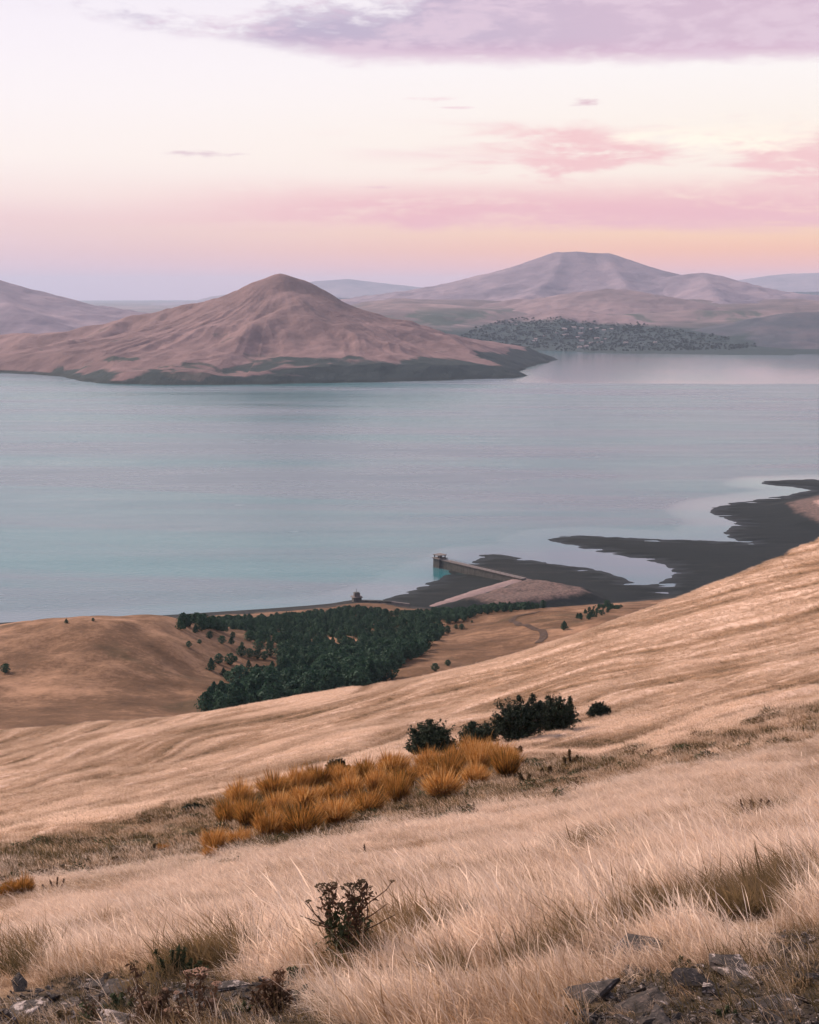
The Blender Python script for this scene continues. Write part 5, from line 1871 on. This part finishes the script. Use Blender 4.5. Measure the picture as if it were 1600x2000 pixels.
spiky(98, 1900, [(-14, 18, 6), (4, 20, 6), (20, 16, 6)], 'low green weed right of the left-edge strip', 726, M['weed_green'], 8, 18)
spiky(236, 1975, [(-14, 34, 8), (4, 40, 8), (22, 30, 8), (-28, 20, 8)], 'dark grey-green rosette weed among the left stones', 727, M['weed_green'], 6.5, 14)
spiky(1472, 1604, [(-24, 40, 3), (-8, 44, 3), (10, 48, 3), (24, 46, 3), (0, 36, 3)], 'cluster of thin brown weeds standing in the pale grass at right', 728, M['weed_brown'], 18, 42, lw=1.6)
spiky(712, 1674, [(0, 28, 2)], 'single dead stalk in the pale grass above the yarrow', 729, M['weed_brown'], 18, 50, 'dead_stalk', 1.4)
spiky(926, 1600, [(0, 30, 1.2)], 'thin dead stalk on the brow of the pale grass near its middle', 730, M['weed_brown'], 25, 60, 'dead_stalk', 0.8)
spiky(1126, 1548, [(0, 28, 1.2)], 'thin dead stalk on the brow right of the orange thicket', 731, M['weed_brown'], 25, 60, 'dead_stalk', 0.8)
spiky(1112, 1496, [(-12, 22, 4), (0, 30, 4), (14, 26, 4), (8, 18, 5)], 'olive weed clump in the gully right of the orange thicket', 732, M['broom_core'], 55, 110, lw=2.4)
spiky(1072, 1515, [(-14, 14, 5), (2, 18, 5), (18, 14, 5), (30, 12, 4)], 'low dark weed clump just left of the olive one', 733, M['broom_core'], 55, 110, lw=2.6)
spiky(1028, 1528, [(-12, 14, 5), (6, 17, 5)], 'low dark weed at the right end of the orange thicket', 734, M['broom_core'], 50, 110, lw=2.6)
spiky(1016, 1474, [(0, 16, 6), (-7, 10, 5)], 'rust brown weed at the upper right corner of the thicket', 735, M['weed_brown'], 70, 120, lw=2.6)
spiky(1265, 1478, [(0, 12, 3), (9, 10, 3)], 'tiny dark weed on the pale rim at right', 736, M['weed_brown'], 60, 120, lw=1.6)
spiky(300, 1668, [(-20, 12, 6), (0, 16, 6), (20, 12, 6)], 'low dark scrub left of the tiny orange tuft', 737, M['broom_core'], 42, 90, lw=2.6)
spiky(200, 1690, [(-30, 10, 6), (0, 13, 6), (26, 11, 6)], 'low dark scrub in the gully bed at left', 738, M['broom_core'], 42, 90, lw=2.6)
spiky(120, 1698, [(-20, 10, 5), (6, 12, 6)], 'small dark scrub nearer the left edge in the gully bed', 739, M['broom_core'], 42, 90, lw=2.4)
spiky(110, 1738, [(-10, 22, 2), (4, 26, 2), (14, 20, 2), (-22, 16, 2)], 'thin straw-brown weeds beside the left orange shrubs', 740, M['weed_brown'], 40, 80, lw=1.3)

for k_, (px, py, hs, lab) in enumerate([
        (118, 1996, 26, 'tiny green weed in the lower left corner stones'), (478, 1978, 30, 'green weed between the two rust brown weeds at the bottom'),
        (640, 1972, 34, 'green weed in front of the tall yarrow near the bottom'), (742, 1912, 32, 'dark weed at the right foot of the tall yarrow'),
        (1108, 1992, 28, 'green weed left of the broad dark tilted slab'), (1420, 1986, 26, 'green weed at the bottom below the lichen-spotted stone'),
        (1566, 1930, 28, 'green weed at the right edge among bleached grass'), (596, 1950, 30, 'dark weed left of the one below the tall yarrow'),
        (1330, 1890, 24, 'small dark weed above the triangular stone')]):
    spiky(px, py, [(-16, hs * 0.7, 7), (0, hs, 7), (14, hs * 0.8, 7), (26, hs * 0.5, 7)], lab, 770 + k_, M['weed_green'] if k_ % 3 else M['broom_core'], 6.2, 16)

# low scrub in the gully bed, too many to count
x, y, z, d, rng = scatter(44.0, 118.0, 9000, 0.9, 641)
gm_ = gully_mask(x, y, z)
keep = (gm_ > 0.5) & (fbm(x / 6, y / 5, 3, 643) > 0.22)
scrub_m = []
for k in range(4):
    r_ = np.random.default_rng(760 + k)
    n = 90
    an = r_.uniform(0, 6.28, n); rr = 0.4 * np.sqrt(r_.uniform(0, 1, n))
    pts = np.stack([rr * np.cos(an), rr * np.sin(an), r_.uniform(0, 0.36, n) * (1.1 - rr / 0.45)], 1)
    V, Fc, ti = leaf_cloud(pts, np.stack([np.cos(an), np.sin(an), np.ones(n)], 1), 0.035, r_, 1.8)
    me = np_mesh('scrub', V, Fc, False); add_attr(me, 'tint', ti)
    me.materials.append(M['broom_core'] if k % 2 else M['weed_green'])
    scrub_m.append(me)
n = int(keep.sum())
s3 = rng.uniform(0.5, 1.3, (n, 1)) * np.ones((1, 3))
instancer('undergrowth', np.stack([x, y, z], 1)[keep], np.stack([np.zeros(n), np.zeros(n), rng.uniform(0, 6.28, n)], 1), s3, rng.integers(0, 4, n), rng.uniform(0, 1, n), scrub_m,
          'low brown and green scrub along the gully bed', 'undergrowth')

# ================================================================ stones
m, t = new_mat('schist')
tco = t.node('ShaderNodeTexCoord').outputs['Object']
rnd = t.node('ShaderNodeObjectInfo').outputs['Random']
n1_ = t.noise(tco, 9.0, 6.0, 0.65, 0.4)
n2_ = t.noise(t.mapping(tco, loc=(3, 1, 7)), 4.2, 5.0, 0.62, 0.6)
c = t.ramp(n1_, [(0.34, (0.018, 0.016, 0.015)), (0.55, (0.055, 0.043, 0.037)), (0.72, (0.13, 0.095, 0.08))])
nz_ = t.node('ShaderNodeNewGeometry').outputs['Normal']
up_ = zof(t, nz_)[2]
lich = t.m('MULTIPLY', t.step(t.m('ADD', n2_, t.m('MULTIPLY', rnd, 0.20)), 0.67, 0.77), t.step(up_, 0.2, 0.7))
lc = t.ramp(n1_, [(0.4, (0.30, 0.235, 0.21)), (0.65, (0.56, 0.47, 0.43))])
c = t.mix(t.m('MULTIPLY', lich, 0.85), c, lc)
finish(t, c, 0.85, t.bump(t.m('ADD', n1_, t.m('MULTIPLY', n2_, 0.6)), 0.8, 0.02), 0.25)
M['stone'] = m


def slab_mesh(seed, thick=0.2):
    """an angular flat stone: layered outline, split top"""
    r_ = np.random.default_rng(seed)
    k = r_.integers(6, 9)
    an = np.sort(r_.uniform(0, 2 * np.pi, k)) + r_.uniform(0, 1)
    rad = r_.uniform(0.36, 0.58, k)
    ring = np.stack([rad * np.cos(an), rad * np.sin(an) * 0.75], 1)
    V, lev = [], [(-0.5, 0.92), (-0.05, 1.06), (0.28, 0.97), (0.5, 0.72)]
    for zz, kx in lev:
        jit = r_.normal(0, 0.035, (k, 2))
        V.append(np.column_stack([ring * kx + jit, np.full(k, zz * thick) + r_.normal(0, 0.05 * thick, k)]))
    V = np.concatenate(V)
    V[3 * k:, 2] += V[3 * k:, 0] * r_.normal(0, 0.12)
    c_ = V[3 * k:].mean(0) + np.array([0, 0, 0.04 * thick])
    V = np.vstack([V, c_])
    Fc = []
    for l in range(3):
        for i in range(k):
            j = (i + 1) % k
            a, b = l * k + i, l * k + j
            Fc += [[a, b, b + k], [a, b + k, a + k]]
    for i in range(k):
        Fc.append([3 * k + i, 3 * k + (i + 1) % k, 4 * k])
    me = np_mesh('stone', V, np.array(Fc), False)
    me.materials.append(M['stone'])
    return me


SLABS = [slab_mesh(800 + k, [0.16, 0.26, 0.36, 0.2][k % 4]) for k in range(12)]
BIG = [(1212, 1876, 92, 'long pale slab lying in grass above the right-hand stones', 0, (0.10, -0.12, 0.3)),
       (1160, 1950, 84, 'broad dark tilted slab at the left end of the right-hand stones', 1, (0.30, -0.28, 0.2)),
       (1240, 1908, 46, 'dark blocky stone between the pale slab and the dark one', 2, (0.1, 0.2, 1.1)),
       (1356, 1932, 50, 'brown triangular stone set on edge among the right-hand stones', 5, (0.9, 0.3, 0.4)),
       (1452, 1910, 74, 'pale lichen-spotted stone in the middle of the right-hand stones', 2, (0.25, -0.1, 2.0)),
       (1508, 1868, 62, 'pale flat stone near the right edge half under grass', 3, (0.15, -0.1, 0.5)),
       (1258, 1972, 60, 'brown leaning flake at the bottom of the right-hand stones', 4, (0.5, -0.3, 0.0)),
       (1300, 1996, 56, 'pale stone cut by the bottom edge of the picture', 6, (0.1, 0.0, 0.8)),
       (1500, 1962, 70, 'dark block under bleached grass in the lower right corner', 7, (0.1, 0.1, 0.1)),
       (150, 1966, 60, 'long dark slab with a pale top in the lower left', 8, (0.15, -0.25, 0.5)),
       (230, 1938, 62, 'pale crusted stone in the middle of the left-hand stones', 9, (0.1, -0.05, 1.4)),
       (176, 1932, 44, 'grey domed stone above the long dark slab', 2, (0.1, 0.1, 0.6)),
       (72, 1962, 36, 'small pale stone left of the long dark slab', 0, (0.1, 0.0, 0.2)),
       (214, 1958, 40, 'flat pale flake right of the long dark slab', 3, (0.15, 0.0, 0.9)),
       (428, 1996, 44, 'pale stone at the bottom edge right of the faded yarrow', 10, (0.2, -0.15, 0.3)),
       (30, 1990, 80, 'dark split slab in the lower left corner', 11, (0.15, -0.2, 0.3)),
       (225, 2000, 70, 'pale crusted slab at the bottom edge below the left-hand stones', 9, (0.1, -0.1, 2.4)),
       (345, 1952, 36, 'grey stone behind the faded yarrow stem', 1, (0.2, 0.1, 1.2)),
       (460, 1932, 44, 'half buried dark stone under the grass fringe, right of the green weed', 5, (0.15, 0.1, 0.4))]
for px, py, wp, lab, kx, rot in BIG:
    q = near_pt(px, py, 6.0, 16)
    s = wp * np.linalg.norm(q) / F_PX * (1.75 if px > 1000 else 1.3)
    o = link('rock_slab', SLABS[kx], None, None, q + np.array([0, 0, s * 0.05]))
    o.scale = (s * 1.15, s * 1.05, s * 0.44)
    o.rotation_euler = (rot[0] * 0.6, rot[1] * 0.7, rot[2])
    tag(o, lab, 'rock')

rng = np.random.default_rng(66)
cnt = 0
tries = 0
while cnt < 280 and tries < 9000:
    tries += 1
    px, py = rng.uniform(-60, 1660), rng.uniform(1850, 2040)
    q = near_pt(px, py, 5.5, 15)
    if rocky_mask(q[0:1], q[1:2], q[2:3])[0] < 0.5:
        continue
    s = float(np.exp(rng.normal(math.log(0.075), 0.48)))
    o = link('stone', SLABS[int(rng.integers(0, 12))], None, hillside, q + np.array([0, 0, s * 0.02]))
    o.scale = (s * rng.uniform(0.8, 1.4), s, s * rng.uniform(0.7, 1.5))
    o.rotation_euler = (rng.normal(0.1, 0.25), rng.normal(-0.1, 0.25), rng.uniform(0, 6.28))
    cnt += 1

# fine chips between the stones
x, y, z, d, rng = scatter(6.0, 15.0, 34000, 0.2, 671)
rk = rocky_mask(x, y, z)
keep = (rk > 0.35) & (rng.uniform(0, 1, len(x)) < 0.75)
n = int(keep.sum())
s1_ = np.exp(rng.normal(math.log(0.026), 0.5, n))
instancer('gravel', np.stack([x, y, z + 0.004], 1)[keep], np.stack([rng.normal(0, 0.35, n), rng.normal(0, 0.35, n), rng.uniform(0, 6.28, n)], 1),
          np.stack([s1_ * 1.9, s1_, s1_ * 0.9], 1), rng.integers(0, 12, n), rng.uniform(0, 1, n), SLABS, 'broken schist chips scattered between the stones', 'gravel')
